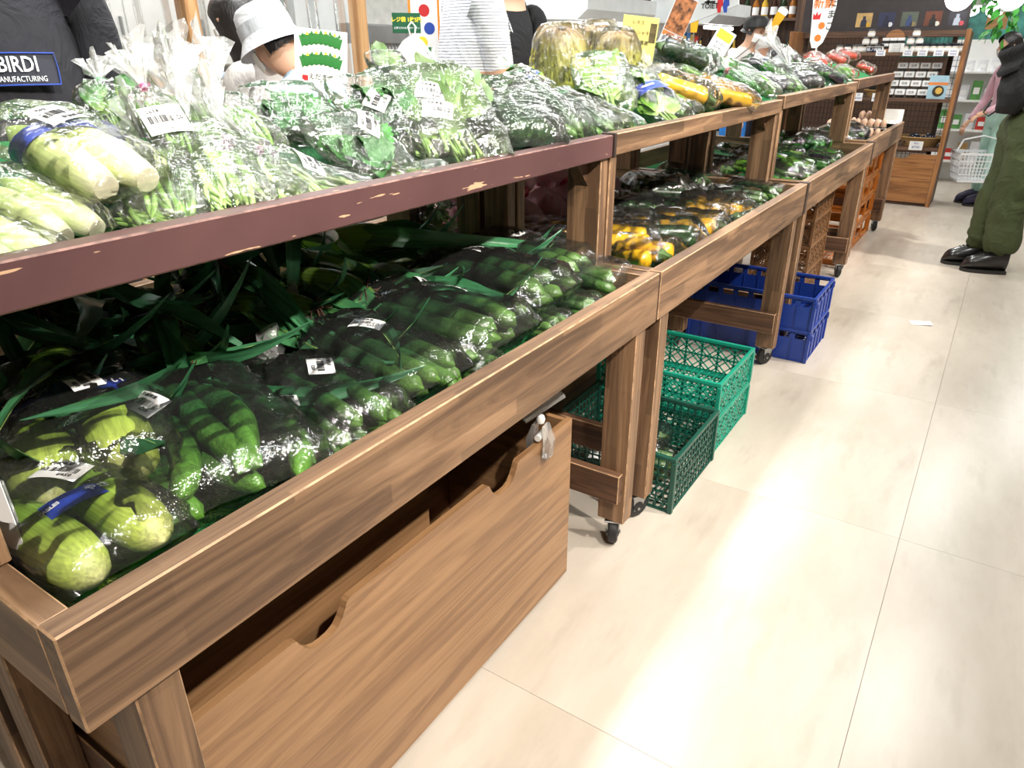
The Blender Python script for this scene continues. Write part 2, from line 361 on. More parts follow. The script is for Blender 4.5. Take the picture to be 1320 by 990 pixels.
def table(y0, y1, label, dz=0.0, up=(1.187, 1.245), up_mat='wood_y', side=1, near_leg=0.05, brace=True, xf=XF, cast=True, rot=0.4):
    """side=1 faces the aisle; side=-1 is the twin that stands back to back with it."""
    t = thing('produce_display_table', label, 'display table', group='wheeled wooden display tables')
    c = -1.2925
    X = lambda x: x if side == 1 else 2 * c - x
    def B(name, a, b, mat, ch=0.0025):
        return obj(name, MB().box((X(a[0]), a[1], a[2]), (X(b[0]), b[1], b[2]), ch, wear=1), t, [MATS[mat], MATS['worn_dark' if mat == 'maroon' else 'worn']])
    B('front_rail', (xf - 0.038, y0, 0.745 + dz), (xf, y1, 0.89 + dz), 'wood_y')
    B('back_rail', (XB, y0, 0.76), (XB + 0.03, y1, 0.885), 'dark_y')
    for ya, yb in ((y0, y0 + 0.036), (y1 - 0.036, y1)):
        B('end_rail', (XB + 0.031, ya, 0.75 + dz), (xf - 0.039, yb, 0.887 + dz), 'wood_x')
    B('bin_floor', (XB + 0.031, y0 + 0.037, 0.765), (xf - 0.039, y1 - 0.037, 0.785), 'dark_y')
    obj('turf_mat', MB().box((X(XB + 0.033), y0 + 0.04, 0.7855), (X(xf - 0.041), y1 - 0.04, 0.792)), t, MATS['turf'])
    legs = []
    for (ya, yb) in ((y0 + near_leg, y0 + near_leg + 0.06), (y1 - 0.105, y1 - 0.045)):
        for (xa, xb) in ((xf - 0.100, xf - 0.010), (XB + 0.005, XB + 0.09)):
            B('leg', (xa, ya, 0.096), (xb, yb, 0.764 if xa < -1 else 0.745 + dz), 'wood_z')
            if cast:
                cx, cy = X((xa + xb) / 2), (ya + yb) / 2
                w = obj('caster', FORK, t, loc=(cx, cy, 0), rot=(0, 0, rot * (1 if xa > -1 else -0.7)))
                obj('wheel', WHEEL, w).scale = (1.25, 1.2, 1.2)
        s = 1 if ya < (y0 + y1) / 2 else -1
        q = yb + 0.001 if s == 1 else ya - 0.001
        B('stretcher', (XB + 0.005, q, 0.185), (xf - 0.02, q + s * 0.03, 0.285), 'dark_x')
        if brace:                                   # triangular knee brace under the rail
            q0 = yb if s == 1 else ya
            xa, xb = X(xf - 0.095), X(xf - 0.062)
            obj('brace', MB().prism([(q0 + s * 0.001, 0.745 + dz), (q0 + s * 0.085, 0.745 + dz), (q0 + s * 0.001, 0.665 + dz)], min(xa, xb), max(xa, xb), 0), t, MATS['dark_y'])
    # the upper tier
    for ya in (y0 + 0.0, y1 - 0.04):
        for (xa, xb) in ((-0.995, -0.892), (-1.283, -1.195)):
            B('post', (xa, ya, 0.8885 + dz if xa > -1.1 else 0.886), (xb, ya + 0.04, up[0]), 'wood_z')
        q = ya + 0.041 if ya < (y0 + y1) / 2 else ya - 0.001; s = 1 if ya < (y0 + y1) / 2 else -1
        xa, xb = X(-0.965), X(-0.93)
        obj('brace', MB().prism([(q, up[0] - 0.001), (q + s * 0.075, up[0] - 0.001), (q, up[0] - 0.075)], min(xa, xb), max(xa, xb), 0), t, MATS['dark_y'])
    B('upper_shelf', (-1.29, y0, up[0] + 0.001), (-0.9205, y1, up[0] + 0.018), 'dark_y')
    B('upper_rail', (-0.92, y0, up[0]), (-0.88, y1, up[1]), up_mat)
    obj('turf_mat', MB().box((X(-1.29), y0 + 0.003, up[0] + 0.0185), (X(-0.922), y1 - 0.003, up[0] + 0.024)), t, MATS['turf'])
    return t
T1 = table(0.203, 1.828, 'nearest wooden display table with cucumbers below and maroon upper rail', up_mat='maroon', near_leg=0.06)
T2 = table(1.842, 3.560, 'second wooden display table, holding yellow and dark zucchini', up=(1.19, 1.247), rot=-0.5)
T3 = table(3.600, 5.395, 'third wooden display table, holding bagged green peppers', up=(1.203, 1.262), dz=0.004)
T4 = table(5.440, 7.060, 'farthest wooden display table, carrying the egg trays', up=(1.215, 1.275), dz=0.015, up_mat='dark_y', xf=-0.735)
for (T, lo, hi) in ((T2, (-0.918, 1.8295, 1.186), (-0.874, 1.8405, 1.250)), (T3, (-0.757, 3.5625, 0.745), (-0.711, 3.598, 0.893)), (T4, (-0.757, 5.398, 0.75), (-0.712, 5.437, 0.90)), (T2, (-0.757, 1.8295, 0.75), (-0.718, 1.8405, 0.886))):
    obj('joint_block', MB().box(lo, hi, 0.002), T, plain('dark_joint_block', srgb(52, 38, 32), 0.6) if 'jb' not in MATS else MATS['jb'])
for (a, b, l) in ((0.203, 1.828, 'wooden display table behind the nearest one, heaped with corn leaves'), (1.842, 3.56, 'wooden display table behind the second one, holding netted red onions'), (3.6, 5.395, 'wooden display table standing behind the green pepper table')):
    table(a, b, l, side=-1, cast=False)
# ------------------------------------------------------------------ storage box that rolls under the nearest table
sb = thing('storage_box', 'brown wooden pull-out storage box with two hand notches', 'storage box', (0, 0, 0))
def notch(y, d): return [(y - 0.075, 0.548), (y - 0.05, 0.535), (y - 0.03, 0.548 - d), (y + 0.03, 0.548 - d), (y + 0.05, 0.535), (y + 0.075, 0.548)]
SBY0, SBY1, SBX = 0.335, 1.512, -0.806
poly = [(SBY0, 0.026), (SBY1, 0.026), (SBY1, 0.548)]
def arc_notch(yc, hw, d): return [(yc + hw * cos(a), 0.548 - d * (1 - abs(cos(a)) ** 3)) for a in [k * pi / 12 for k in range(13)]]
poly += [(1.25, 0.548)] + arc_notch(1.182, 0.062, 0.052)[1:-1] + [(1.114, 0.548)]
poly += [(0.678, 0.548)] + arc_notch(0.612, 0.06, 0.05)[1:-1] + [(0.546, 0.548), (SBY0, 0.548)]
obj('front_panel', MB().prism(poly, SBX - 0.016, SBX, 0), sb, MATS['ply_y'])
for y in (SBY0 + 0.001, SBY1 - 0.017): obj('side_panel', MB().box((-1.235, y, 0.026), (SBX - 0.0165, y + 0.016, 0.545), 0.001), sb, MATS['ply_x'])
obj('back_panel', MB().box((-1.252, SBY0, 0.026), (-1.236, SBY1, 0.60), 0.001), sb, MATS['ply_y'])
obj('bottom_panel', MB().box((-1.235, SBY0 + 0.018, 0.03), (SBX - 0.017, SBY1 - 0.018, 0.042)), sb, MATS['ply_y'])
obj('inner_board', MB().box((-0.99, SBY0 + 0.02, 0.30), (-0.975, 1.10, 0.585), 0.001), sb, MATS['ply_y'])
for y in (SBY0 + 0.08, SBY1 - 0.08):
    for x in (-1.2, -0.86): obj('wheel', MB().lathe([(0.0, -0.008), (0.013, -0.008), (0.013, 0.008), (0, 0.008)], 12, (x, y, 0.013), 0), sb, MATS['black_rubber'])
# ------------------------------------------------------------------ crates
def lattice(mb, o, u, v, n, lu, lv, cu, cv, style, th=0.004, frame=0.010, bw=0.005):
    """flat openwork panel: origin o, unit axes u, v, normal n"""
    o, u, v, n = Vector(o), Vector(u), Vector(v), Vector(n)
    def bar(a, b, wd): mb.bar(o + u * a[0] + v * a[1], o + u * b[0] + v * b[1], wd, th, n)
    for a in (0, lv): bar((0, a), (lu, a), frame)
    for k in range(cu + 1): bar((lu * k / cu, 0), (lu * k / cu, lv), frame if k in (0, cu) else frame * 0.8)
    for k in range(1, cv): bar((0, lv * k / cv), (lu, lv * k / cv), frame * 0.7)
    du, dv = lu / cu, lv / cv
    for i in range(cu):
        for j in range(cv):
            a, b = i * du, j * dv
            if style == 'x':
                for q in range(1, 3):
                    f = q / 3
                    bar((a + du * f, b), (a + du, b + dv * (1 - f)), bw); bar((a, b + dv * f), (a + du * (1 - f), b + dv), bw)
                    bar((a + du * f, b), (a, b + dv * f), bw); bar((a + du, b + dv * f), (a + du * f, b + dv), bw)
            elif style == 'grid':
                for q in range(1, 3): bar((a + du * q / 3, b), (a + du * q / 3, b + dv), bw); bar((a, b + dv * q / 3), (a + du, b + dv * q / 3), bw)
def crate(lo, hi, mat, label, style='x', cu=5, cv=2, base=True, solid=False, group=None, frame=0.010):
    t = thing('plastic_crate', label, 'crate', ((lo[0] + hi[0]) / 2, (lo[1] + hi[1]) / 2, lo[2]), group=group)
    sx, sy, h = (hi[0] - lo[0]) / 2, (hi[1] - lo[1]) / 2, hi[2] - lo[2]
    m = MATS[mat]
    for (o, u, n, l) in (((-sx, -sy, 0.006), (1, 0, 0), (0, 1, 0), 2 * sx), ((-sx, sy, 0.006), (1, 0, 0), (0, 1, 0), 2 * sx), ((-sx, -sy, 0.006), (0, 1, 0), (1, 0, 0), 2 * sy), ((sx, -sy, 0.006), (0, 1, 0), (1, 0, 0), 2 * sy)):
        mb = MB(); c = max(2, round(cu * l / (2 * max(sx, sy))))
        if solid:
            o_, u_, n_ = Vector(o), Vector(u), Vector(n)
            hw = 0.010
            # board with a row of slots near the rim, ribs below
            zt = h - 0.012
            mb.bar(o_ + Vector((0, 0, zt * 0.36)), o_ + u_ * l + Vector((0, 0, zt * 0.36)), 0.003, zt * 0.72)
            mb.bar(o_ + Vector((0, 0, zt * 0.95)), o_ + u_ * l + Vector((0, 0, zt * 0.95)), 0.003, zt * 0.10)
            nn = max(4, int(l / 0.07))
            for k in range(nn + 1):
                a = o_ + u_ * (l * k / nn); mb.bar(a + Vector((0, 0, zt * 0.72)), a + Vector((0, 0, zt * 0.92)), 0.026, 0.003, n_)
                mb.bar(a, a + Vector((0, 0, zt * 0.7)), 0.005, 0.012, n_)
        else: lattice(mb, o, u, (0, 0, 1), n, l, h - 0.02, c, cv, style, frame=frame, th=0.004 if frame < 0.02 else 0.012)
        obj('side_panel', mb, t, m)
    mb = MB()
    for y in (-sy, sy): mb.box((-sx - 0.007, y - 0.007, h - 0.016), (sx + 0.007, y + 0.007, h), 0.002)
    for x in (-sx, sx): mb.box((x - 0.007, -sy + 0.0071, h - 0.016), (x + 0.007, sy - 0.0071, h), 0.002)
    obj('rim', mb, t, m)
    for x in (-sx, sx):
        for y in (-sy, sy): obj('corner_post', MB().box((x - 0.009, y - 0.009, 0.0), (x + 0.009, y + 0.009, h - 0.0165), 0.002), t, m)
    if base:
        mb = MB(); lattice(mb, (-sx, -sy, 0.004), (1, 0, 0), (0, 1, 0), (0, 0, 1), 2 * sx, 2 * sy, 5, 4, 'grid'); obj('base_grid', mb, t, m)
    return t
crate((-1.17, 1.998, 0.0), (-0.672, 2.420, 0.218), 'crate_dark', 'dark green openwork crate with a few vegetable bags inside', 'grid', 6, 2)
crate((-1.19, 2.455, 0.0), (-0.684, 2.880, 0.155), 'crate_teal', 'lower of the two stacked teal lattice crates', 'x', 7, 2)
crate((-1.19, 2.455, 0.156), (-0.684, 2.880, 0.312), 'crate_teal', 'upper empty teal lattice crate on the stack', 'x', 7, 2)
crate((-1.22, 3.60, 0.0), (-0.595, 4.02, 0.172), 'crate_blue', 'lower blue plastic crate standing on the floor', solid=True)
crate((-1.22, 3.60, 0.173), (-0.595, 4.02, 0.345), 'crate_blue', 'upper blue plastic crate with slotted rim', solid=True)
for k, l in enumerate(('bottom', 'second', 'third', 'top')):
    crate((-1.20, 4.66, 0.015 + k * 0.165), (-0.86, 5.12, 0.175 + k * 0.165), 'crate_brown', l + ' brown lattice crate in the stack under the pepper table', 'x', 5, 2, base=(k == 0))
for k, l in enumerate(('lowest', 'second lowest', 'second highest', 'highest')):
    crate((-1.20, 5.62, 0.012 + k * 0.172), (-0.835, 6.86, 0.18 + k * 0.172), 'crate_orange', l + ' orange crate in the stack under the egg table', '', 4, 1, base=(k == 0), frame=0.036)
for (a, b, l) in ((0.32, 1.50, 'nearest'), (1.98, 3.30, 'second'), (3.75, 5.2, 'third')):      # boxes added under the tables behind, blocking the lit floor beyond
    t = thing('storage_box', 'plain wooden storage box under the %s table behind' % l, 'storage box'); obj('front_panel', MB().box((-1.78, a, 0.026), (-1.764, b, 0.548), 0.002), t, MATS['ply_y']); obj('back_panel', MB().box((-1.42, a, 0.026), (-1.404, b, 0.548), 0.002), t, MATS['ply_y']); obj('bottom_panel', MB().box((-1.763, a, 0.026), (-1.421, b, 0.04)), t, MATS['ply_y'])
    for y in (a, b - 0.016): obj('side_panel', MB().box((-1.763, y, 0.0405), (-1.421, y + 0.016, 0.545), 0.002), t, MATS['ply_x'])
    for y in (a + 0.06, b - 0.06):
        for x in (-1.74, -1.45): obj('wheel', MB().lathe([(0.0, -0.008), (0.013, -0.008), (0.013, 0.008), (0, 0.008)], 12, (x, y, 0.013), 0), t, MATS['black_rubber'])
# ------------------------------------------------------------------ vegetables: materials
def veg(name, stops, grain=(3, 26, 26), gscale=1.0, axis=0, amount=0.35, rough=0.35, spot=None, bmp=0.0, bscale=40, coat=0.0, sub=0.0):
    """colour runs along the vegetable (generated coordinate), with streaks along its length"""
    m, N, L, b = nt(name)
    tc = N.new('ShaderNodeTexCoord'); sp = N.new('ShaderNodeSeparateXYZ'); L.new(tc.outputs['Generated'], sp.inputs[0])
    c = ramp(N, L, sp.outputs[axis], stops)
    v = coords(N, L, grain); f = ntex(N, L, v, gscale * 2.2, 4, 0.3)
    k = ramp(N, L, f, [(0.3, (1 - amount, 1 - amount, 1 - amount, 1)), (0.72, (1 + amount, 1 + amount, 1 + amount * 0.6, 1))])
    c = mixc(N, L, 1.0, c, k, 'MULTIPLY')
    if spot: c = mixc(N, L, ramp(N, L, ntex(N, L, coords(N, L), spot[1], 2), [(0.6, (0, 0, 0, 1)), (0.72, (1, 1, 1, 1))]), c, spot[0])
    oi = N.new('ShaderNodeObjectInfo'); c = mixc(N, L, 1.0, c, ramp(N, L, oi.outputs['Random'], [(0, (0.82, 0.86, 0.82, 1)), (1, (1.15, 1.12, 1.05, 1))]), 'MULTIPLY')
    L.new(c, b.inputs['Base Color']); setp(b, Roughness=rough, Coat_Weight=coat, Coat_Roughness=0.1)
    if sub: setp(b, Subsurface_Weight=sub, Subsurface_Scale=0.01)
    if bmp: bump(N, L, b, ntex(N, L, coords(N, L), bscale, 2), bmp, 0.006)
    return m
G = srgb
VM = dict(
    cuke=veg('cucumber_skin', [(0, G(20, 48, 28)), (0.6, G(31, 68, 38)), (1, G(86, 124, 60))], amount=0.6, rough=0.3, bmp=0.5, bscale=120),
    bitter=veg('warty_cucumber_skin', [(0, G(22, 56, 30)), (0.5, G(34, 80, 40)), (1, G(92, 142, 56))], amount=0.5, rough=0.28, bmp=0.9, bscale=75),
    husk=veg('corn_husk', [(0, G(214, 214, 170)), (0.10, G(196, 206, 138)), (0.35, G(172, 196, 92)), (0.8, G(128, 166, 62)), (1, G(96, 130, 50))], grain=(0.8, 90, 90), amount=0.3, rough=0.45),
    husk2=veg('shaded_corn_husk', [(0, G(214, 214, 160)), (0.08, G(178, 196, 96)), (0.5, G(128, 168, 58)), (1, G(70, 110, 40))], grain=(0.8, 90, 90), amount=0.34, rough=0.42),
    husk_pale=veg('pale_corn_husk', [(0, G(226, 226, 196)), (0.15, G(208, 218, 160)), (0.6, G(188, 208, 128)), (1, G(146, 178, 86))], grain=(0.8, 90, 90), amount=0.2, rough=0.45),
    cut=plain('cut_stem', G(226, 222, 190), 0.7, vary=0.06, scale=60),
    silk=plain('brown_corn_silk', G(74, 48, 34), 0.8, vary=0.25, scale=50),
    cleaf=veg('corn_leaf', [(0, G(104, 146, 76)), (0.4, G(66, 126, 86)), (1, G(56, 112, 82))], grain=(1.5, 70, 3), amount=0.35, rough=0.33),
    bean=veg('green_bean', [(0, G(98, 142, 60)), (0.5, G(122, 166, 74)), (1, G(134, 176, 90))], amount=0.15, rough=0.4),
    bean2=veg('pale_green_bean', [(0, G(130, 168, 88)), (0.5, G(152, 188, 104)), (1, G(168, 200, 124))], amount=0.12, rough=0.4),
    shiso=veg('perilla_leaf', [(0, G(66, 122, 52)), (1, G(48, 116, 50))], grain=(6, 6, 6), amount=0.3, rough=0.5, bmp=0.5, bscale=70),
    leafy=veg('leafy_green', [(0, G(140, 176, 88)), (0.4, G(70, 124, 52)), (1, G(44, 98, 44))], grain=(6, 6, 6), amount=0.3, rough=0.45),
    leafpale=veg('grey_green_leaf', [(0, G(150, 180, 110)), (0.4, G(98, 130, 74)), (1, G(112, 132, 92))], grain=(5, 5, 5), amount=0.25, rough=0.55),
    leaflight=veg('light_green_leaf', [(0, G(196, 216, 150)), (0.4, G(132, 178, 74)), (1, G(104, 156, 60))], grain=(6, 6, 6), amount=0.25, rough=0.45),
    stem=plain('leaf_stalk', G(150, 186, 104), 0.5, vary=0.1),
    yz=veg('yellow_zucchini_skin', [(0, G(226, 168, 24)), (0.7, G(240, 186, 26)), (1, G(232, 170, 22))], amount=0.08, rough=0.25, coat=0.3),
    zk=veg('dark_zucchini_skin', [(0, G(20, 46, 24)), (1, G(30, 62, 30))], amount=0.4, rough=0.25, spot=(G(70, 104, 58), 110), coat=0.3),
    calyx=plain('green_calyx', G(72, 108, 48), 0.6, vary=0.15),
    egp=veg('eggplant_skin', [(0, G(36, 26, 44)), (1, G(22, 18, 32))], amount=0.1, rough=0.16, coat=0.6),
    pep=veg('green_pepper_skin', [(0, G(58, 122, 34)), (1, G(40, 106, 28))], amount=0.15, rough=0.2, coat=0.5),
    pep2=veg('light_green_pepper_skin', [(0, G(112, 160, 48)), (1, G(84, 146, 40))], amount=0.15, rough=0.22, coat=0.4),
    let=veg('frilled_lettuce', [(0, G(232, 232, 190)), (0.25, G(206, 208, 100)), (0.65, G(190, 186, 84)), (1, G(138, 104, 66))], axis=2, grain=(30, 30, 6), amount=0.4, rough=0.5, spot=(G(112, 78, 58), 26)),
    tom=plain('tomato_skin', G(206, 66, 44), 0.2, vary=0.08),
    oni=plain('red_onion_skin', G(166, 40, 72), 0.3, vary=0.2, scale=30),
    egg=plain('egg_shell', G(226, 186, 160), 0.5, vary=0.06, scale=30),
    flower=plain('white_mushroom', G(226, 214, 190), 0.6, vary=0.06))
# ------------------------------------------------------------------ vegetables: shapes (along +x from 0 to L)
def bend(L, c, n, w=0.0, ph=0.0):
    return [Vector((L * t, c * 4 * t * (1 - t) + w * sin(6 * t + ph), 0)) for t in [k / n for k in range(n + 1)]]
def body(L, r, c, prof, n=10, K=12, mat=None, name='body', fn=None):
    t = [k / K for k in range(K + 1)]
    pts = bend(L, c, K)
    return MB().tube(pts, [max(0.0008, r * prof(x)) for x in t], n, fn=fn).mesh(name, mat, radians(60))
def rnd_end(x, a=0.08, b=0.08): return min(1, sqrt(max(0, 1 - max(0, (a - x) / a) ** 2))) * min(1, sqrt(max(0, 1 - max(0, (x - 1 + b) / b) ** 2)))
VME = {}
def V(kind):
    if kind in VME: return VME[kind]
    k = kind.rstrip('0123456789'); q = int(kind[len(k):] or 0); R = random.Random(hash(k) % 999 + q * 17 if False else q * 17 + len(k) * 5)
    if k == 'cucumber': me = body(0.210 + 0.01 * q, 0.0152, 0.010 * (q - 1) + 0.006, lambda x: rnd_end(x, 0.07, 0.09) * (1 - 0.18 * abs(x - 0.45)), 12, 14, VM['cuke'], k, lambda t, a: 1 + 0.03 * sin(9 * a))
    elif k == 'bitter': me = body(0.25, 0.0185, (0.038, -0.03, 0.055)[q % 3], lambda x: rnd_end(x, 0.09, 0.14) * (1 - 0.2 * abs(x - 0.4)), 14, 22, VM['bitter'], 'cucumber', lambda t, a: 1 + 0.06 * sin(7 * a + 3 * sin(9 * t)) + 0.03 * sin(60 * t) * sin(5 * a))
    elif k in ('husk', 'paleear', 'shadeear'):
        def pr(x): return (rnd_end(x, 0.16, 0.01) if k == 'shadeear' else 1) * (0.62 + 0.38 * min(1, (x / 0.28)) ** 0.7) * (1 if x < 0.5 else max(0.05, 1 - ((x - 0.5) / 0.5) ** 2.1 * 0.95))
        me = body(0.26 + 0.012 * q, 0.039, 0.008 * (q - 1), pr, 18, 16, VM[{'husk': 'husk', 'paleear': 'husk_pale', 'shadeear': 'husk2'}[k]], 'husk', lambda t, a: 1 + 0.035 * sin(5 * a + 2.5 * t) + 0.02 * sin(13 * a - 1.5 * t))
    elif k == 'stemcut': me = MB().lathe([(0.0, -0.002), (0.022, -0.002), (0.0236, 0.0), (0.0236, 0.012), (0.0, 0.012)], 18, (0, 0, 0), 0).mesh('stem_end', VM['cut'], SM)
    elif k == 'silk':
        mb = MB(); 
        for i in range(26):
            a = R.random() * 6.28; s = R.uniform(0.004, 0.024); l = R.uniform(0.02, 0.055)
            p0 = Vector((0, 0.006 * cos(a), 0.006 * sin(a))); p1 = p0 + Vector((l * 0.5, s * cos(a), s * sin(a))); p2 = p1 + Vector((l * R.uniform(-0.1, 0.5), s * cos(a + 1), s * sin(a + 1) - 0.01))
            mb.tube([p0, p1, p2], [0.0022, 0.0016, 0.0008], 4)
        mb.lathe([(0.0, -0.01), (0.011, 0), (0.013, 0.014), (0.0, 0.024)], 10, (0, 0, 0), 0)
        me = mb.mesh('silk', VM['silk'], SM)
    elif k == 'cornleaf':
        Ln = 0.30 + 0.05 * q; cur = (0.10, 0.18, 0.05, 0.24)[q % 4]; tw = (0.5, -0.7, 0.9, -0.3)[q % 4]
        def fn(u, v):
            s = (v - 0.5) * 2; wd = 0.024 * min(1, (u / 0.12 + 0.35)) * (1 - u ** 2.2) ** 0.8 + 0.0006
            a = tw * u * 1.5; off = s * wd
            return (Ln * u * cos(cur * 2.2 * u * u), off * cos(a) + 0.02 * sin(3 * u + q), abs(off) * 0.5 + off * sin(a) + 0.10 * u - cur * 1.5 * u * u + 0.004 * sin(14 * u + 3 * s))
        mb = MB().grid(fn, 14, 4)
        mid = [Vector(fn(i / 14, 0.5)) - Vector((0, 0, 0.0012)) for i in range(14)]
        mb.tube(mid, [0.0022 * (1 - i / 15) for i in range(14)], 4, m=1)
        me = mb.mesh('leaf', [VM['cleaf'], VM['bean2']], 3.2)
    elif k in ('bean', 'palebean'): me = body(0.15 + 0.012 * q, 0.0052, (0.012, -0.016, 0.022, -0.006)[q % 4], lambda x: rnd_end(x, 0.1, 0.14), 7, 8, VM['bean' if k == 'bean' else 'bean2'], 'bean')
    elif k in ('shiso', 'leafy', 'paleleaf', 'lightleaf'):
        Ln, wd, ser = {'shiso': (0.085, 0.034, 0.10), 'leafy': (0.10, 0.026, 0.03), 'paleleaf': (0.15, 0.036, 0.04), 'lightleaf': (0.10, 0.034, 0.05)}[k]
        cu = R.uniform(-0.02, 0.03)
        def fn(u, v):
            s = (v - 0.5) * 2; h = wd * (sin(pi * min(1, u ** 0.75)) ** 0.8 if u < 1 else 0) * (1 + ser * (1 if int(u * 14) % 2 else -1)) + 0.001
            return (Ln * u, s * h, abs(s) * h * 0.35 + cu * sin(pi * u) + 0.004 * sin(9 * u + 4 * s + q))
        me = MB().grid(fn, 14, 4).mesh('leaf', VM[{'shiso': 'shiso', 'leafy': 'leafy', 'paleleaf': 'leafpale', 'lightleaf': 'leaflight'}[k]], 3.2)
    elif k == 'stalk': me = body(0.17, 0.0035, 0.006 * (q - 1), lambda x: 1 - 0.4 * x, 6, 5, VM['stem'], 'stalk')
    elif k in ('yellowzuke', 'zuke'): me = body(0.20, 0.026, 0.006 * (q - 1), lambda x: rnd_end(x, 0.05, 0.12) * (0.72 + 0.3 * x), 14, 14, VM['yz' if k == 'yellowzuke' else 'zk'], 'zucchini', lambda t, a: 1 + 0.02 * sin(5 * a))
    elif k == 'zstem': me = MB().tube([(0.004, 0, 0), (-0.008, 0, 0), (-0.026, 0.003, 0.002)], [0.018, 0.010, 0.0085], 7, fn=lambda t, a: 1 + 0.12 * sin(5 * a)).mesh('stem', VM['calyx'], SM)
    elif k == 'eggplant': me = body(0.165, 0.030, 0.010 * (q - 1), lambda x: rnd_end(x, 0.05, 0.2) * (0.52 + 0.5 * x ** 0.8), 14, 12, VM['egp'], 'eggplant')
    elif k == 'calyx':
        mb = MB(); mb.tube([(-0.03, 0, 0.003), (-0.012, 0, 0.001), (0.0, 0, 0), (0.012, 0, 0)], [0.005, 0.005, 0.012, 0.0175], 8)
        for i in range(5):
            a = i * 1.257; mb.add([(0.010, 0.0175 * cos(a - 0.5), 0.0175 * sin(a - 0.5)), (0.010, 0.0175 * cos(a + 0.5), 0.0175 * sin(a + 0.5)), (0.036, 0.0225 * cos(a), 0.0225 * sin(a))], [(0, 1, 2)])
        me = mb.mesh('calyx', VM['calyx'], SM)
    elif k in ('pepper', 'lightpepper'): me = body(0.095, 0.023, 0.006 * (q - 1), lambda x: rnd_end(x, 0.12, 0.3) * (1 - 0.25 * x), 16, 12, VM['pep' if k == 'pepper' else 'pep2'], 'pepper', lambda t, a: 1 + 0.10 * cos(3 * a + q) + 0.04 * sin(5 * a))
    elif k == 'longpepper': me = body(0.15, 0.017, 0.016 * (q - 1), lambda x: rnd_end(x, 0.08, 0.4) * (1 - 0.3 * x), 12, 12, VM['pep2'], 'pepper', lambda t, a: 1 + 0.10 * cos(3 * a + 8 * t))
    elif k == 'tomato': me = MB().lathe([(0.0, 0.012), (0.012, 0.008), (0.027, 0.016), (0.034, 0.032), (0.030, 0.050), (0.016, 0.060), (0.0, 0.061)], 16, fn if False else (0, 0, 0)).mesh('tomato', VM['tom'], SM)
    elif k == 'onion': me = MB().lathe([(0.0, 0.0), (0.02, 0.004), (0.036, 0.022), (0.037, 0.038), (0.026, 0.056), (0.008, 0.066), (0.004, 0.082), (0.0, 0.083)], 14).mesh('onion', VM['oni'], SM)
    elif k == 'egg': me = MB().lathe([(0.022 * sin(t) * (1 + 0.0), 0.029 * (1 - cos(t)) * (1 if t < 1.6 else 1.0) + (0.004 * (1 - cos(t)) if t > 1.57 else 0)) for t in [i * pi / 8 for i in range(9)]], 12).mesh('egg', VM['egg'], 3.2)
    elif k == 'frill':                         # one crinkled lettuce leaf wrapped round the head
        def fn(u, v):
            s = (v - 0.5) * 2; a = s * (1.15 - 0.2 * u); e = abs(s) ** 3
            r = 0.012 + 0.092 * max(0, cos(u * pi / 2)) ** 0.6 + 0.003 * q + 0.010 * noise.noise((a * 9 + q * 5, u * 5, q)) + 0.006 * sin(26 * a + 3 * sin(9 * u + q)) + e * (0.012 + 0.010 * sin(40 * u + q))
            return (r * cos(a), r * sin(a), 0.225 * sin(u * pi / 2) * (1 - 0.2 * s * s) + 0.005 * sin(23 * a))
        me = MB().grid(fn, 22, 30).mesh('leaf', VM['let'], 3.2)
    VME[kind] = me; return me
# ------------------------------------------------------------------ clear bags
def hsh(u, v, s): return noise.noise((u, v, s))
BAGS = {}
def bag_mesh(L, W, H, tied, seed, mat='film'):
    key = (L, W, H, tied, seed, mat)
    if key in BAGS: return BAGS[key]
    nu, nv = 44, 36
    neck = 0.04
    def fn(u, v):
        a = 2 * pi * v; x = L * u
        if tied:
            e = max(0.0, min(1.0, (u) / 0.30)); wd = 0.008 + (W / 2 - 0.008) * (sin(e * pi / 2) ** 0.9); hd = 0.008 + (H / 2 - 0.008) * (sin(e * pi / 2) ** 0.8)
        else:
            e = max(0.0, min(1.0, u / 0.14)); wd = W / 2 * (0.9 + 0.1 * e); hd = 0.002 + (H / 2 - 0.002) * sin(e * pi / 2) ** 0.7
        e2 = max(0.0, min(1.0, (1 - u) / 0.14)); hd *= 0.04 + 0.96 * sin(e2 * pi / 2) ** 0.7; wd *= 0.90 + 0.10 * e2
        ca, sa = cos(a), sin(a)
        k = 0.72
        y = wd * math.copysign(abs(ca) ** k, ca); z = hd * math.copysign(abs(sa) ** k, sa)
        n1 = abs(noise.noise((x * 16 + seed * 7, y * 16, z * 22 + seed))); n2 = noise.noise((x * 45, y * 45 + seed * 3, z * 45)); n3 = abs(noise.noise((x * 30 + 2 * y * 30, y * 34 - seed, z * 20)))
        d = 0.010 * (0.35 - n1) + 0.004 * n2 + 0.007 * (0.3 - n3)
        if tied: d += 0.006 * cos(11 * a + 2 * n1) * max(0, 1 - u / 0.45) * min(1, u * 8)
        r = sqrt(ca * ca + sa * sa); d *= min(1, hd / 0.012)
        return (x + 0.004 * n2, y + d * ca, H / 2 + (z + d * sa) * (1 if tied else 1))
    me = MB().grid(fn, nu, nv, wrap=True).mesh('bag', MATS[mat], radians(75))
    BAGS[key] = me; return me
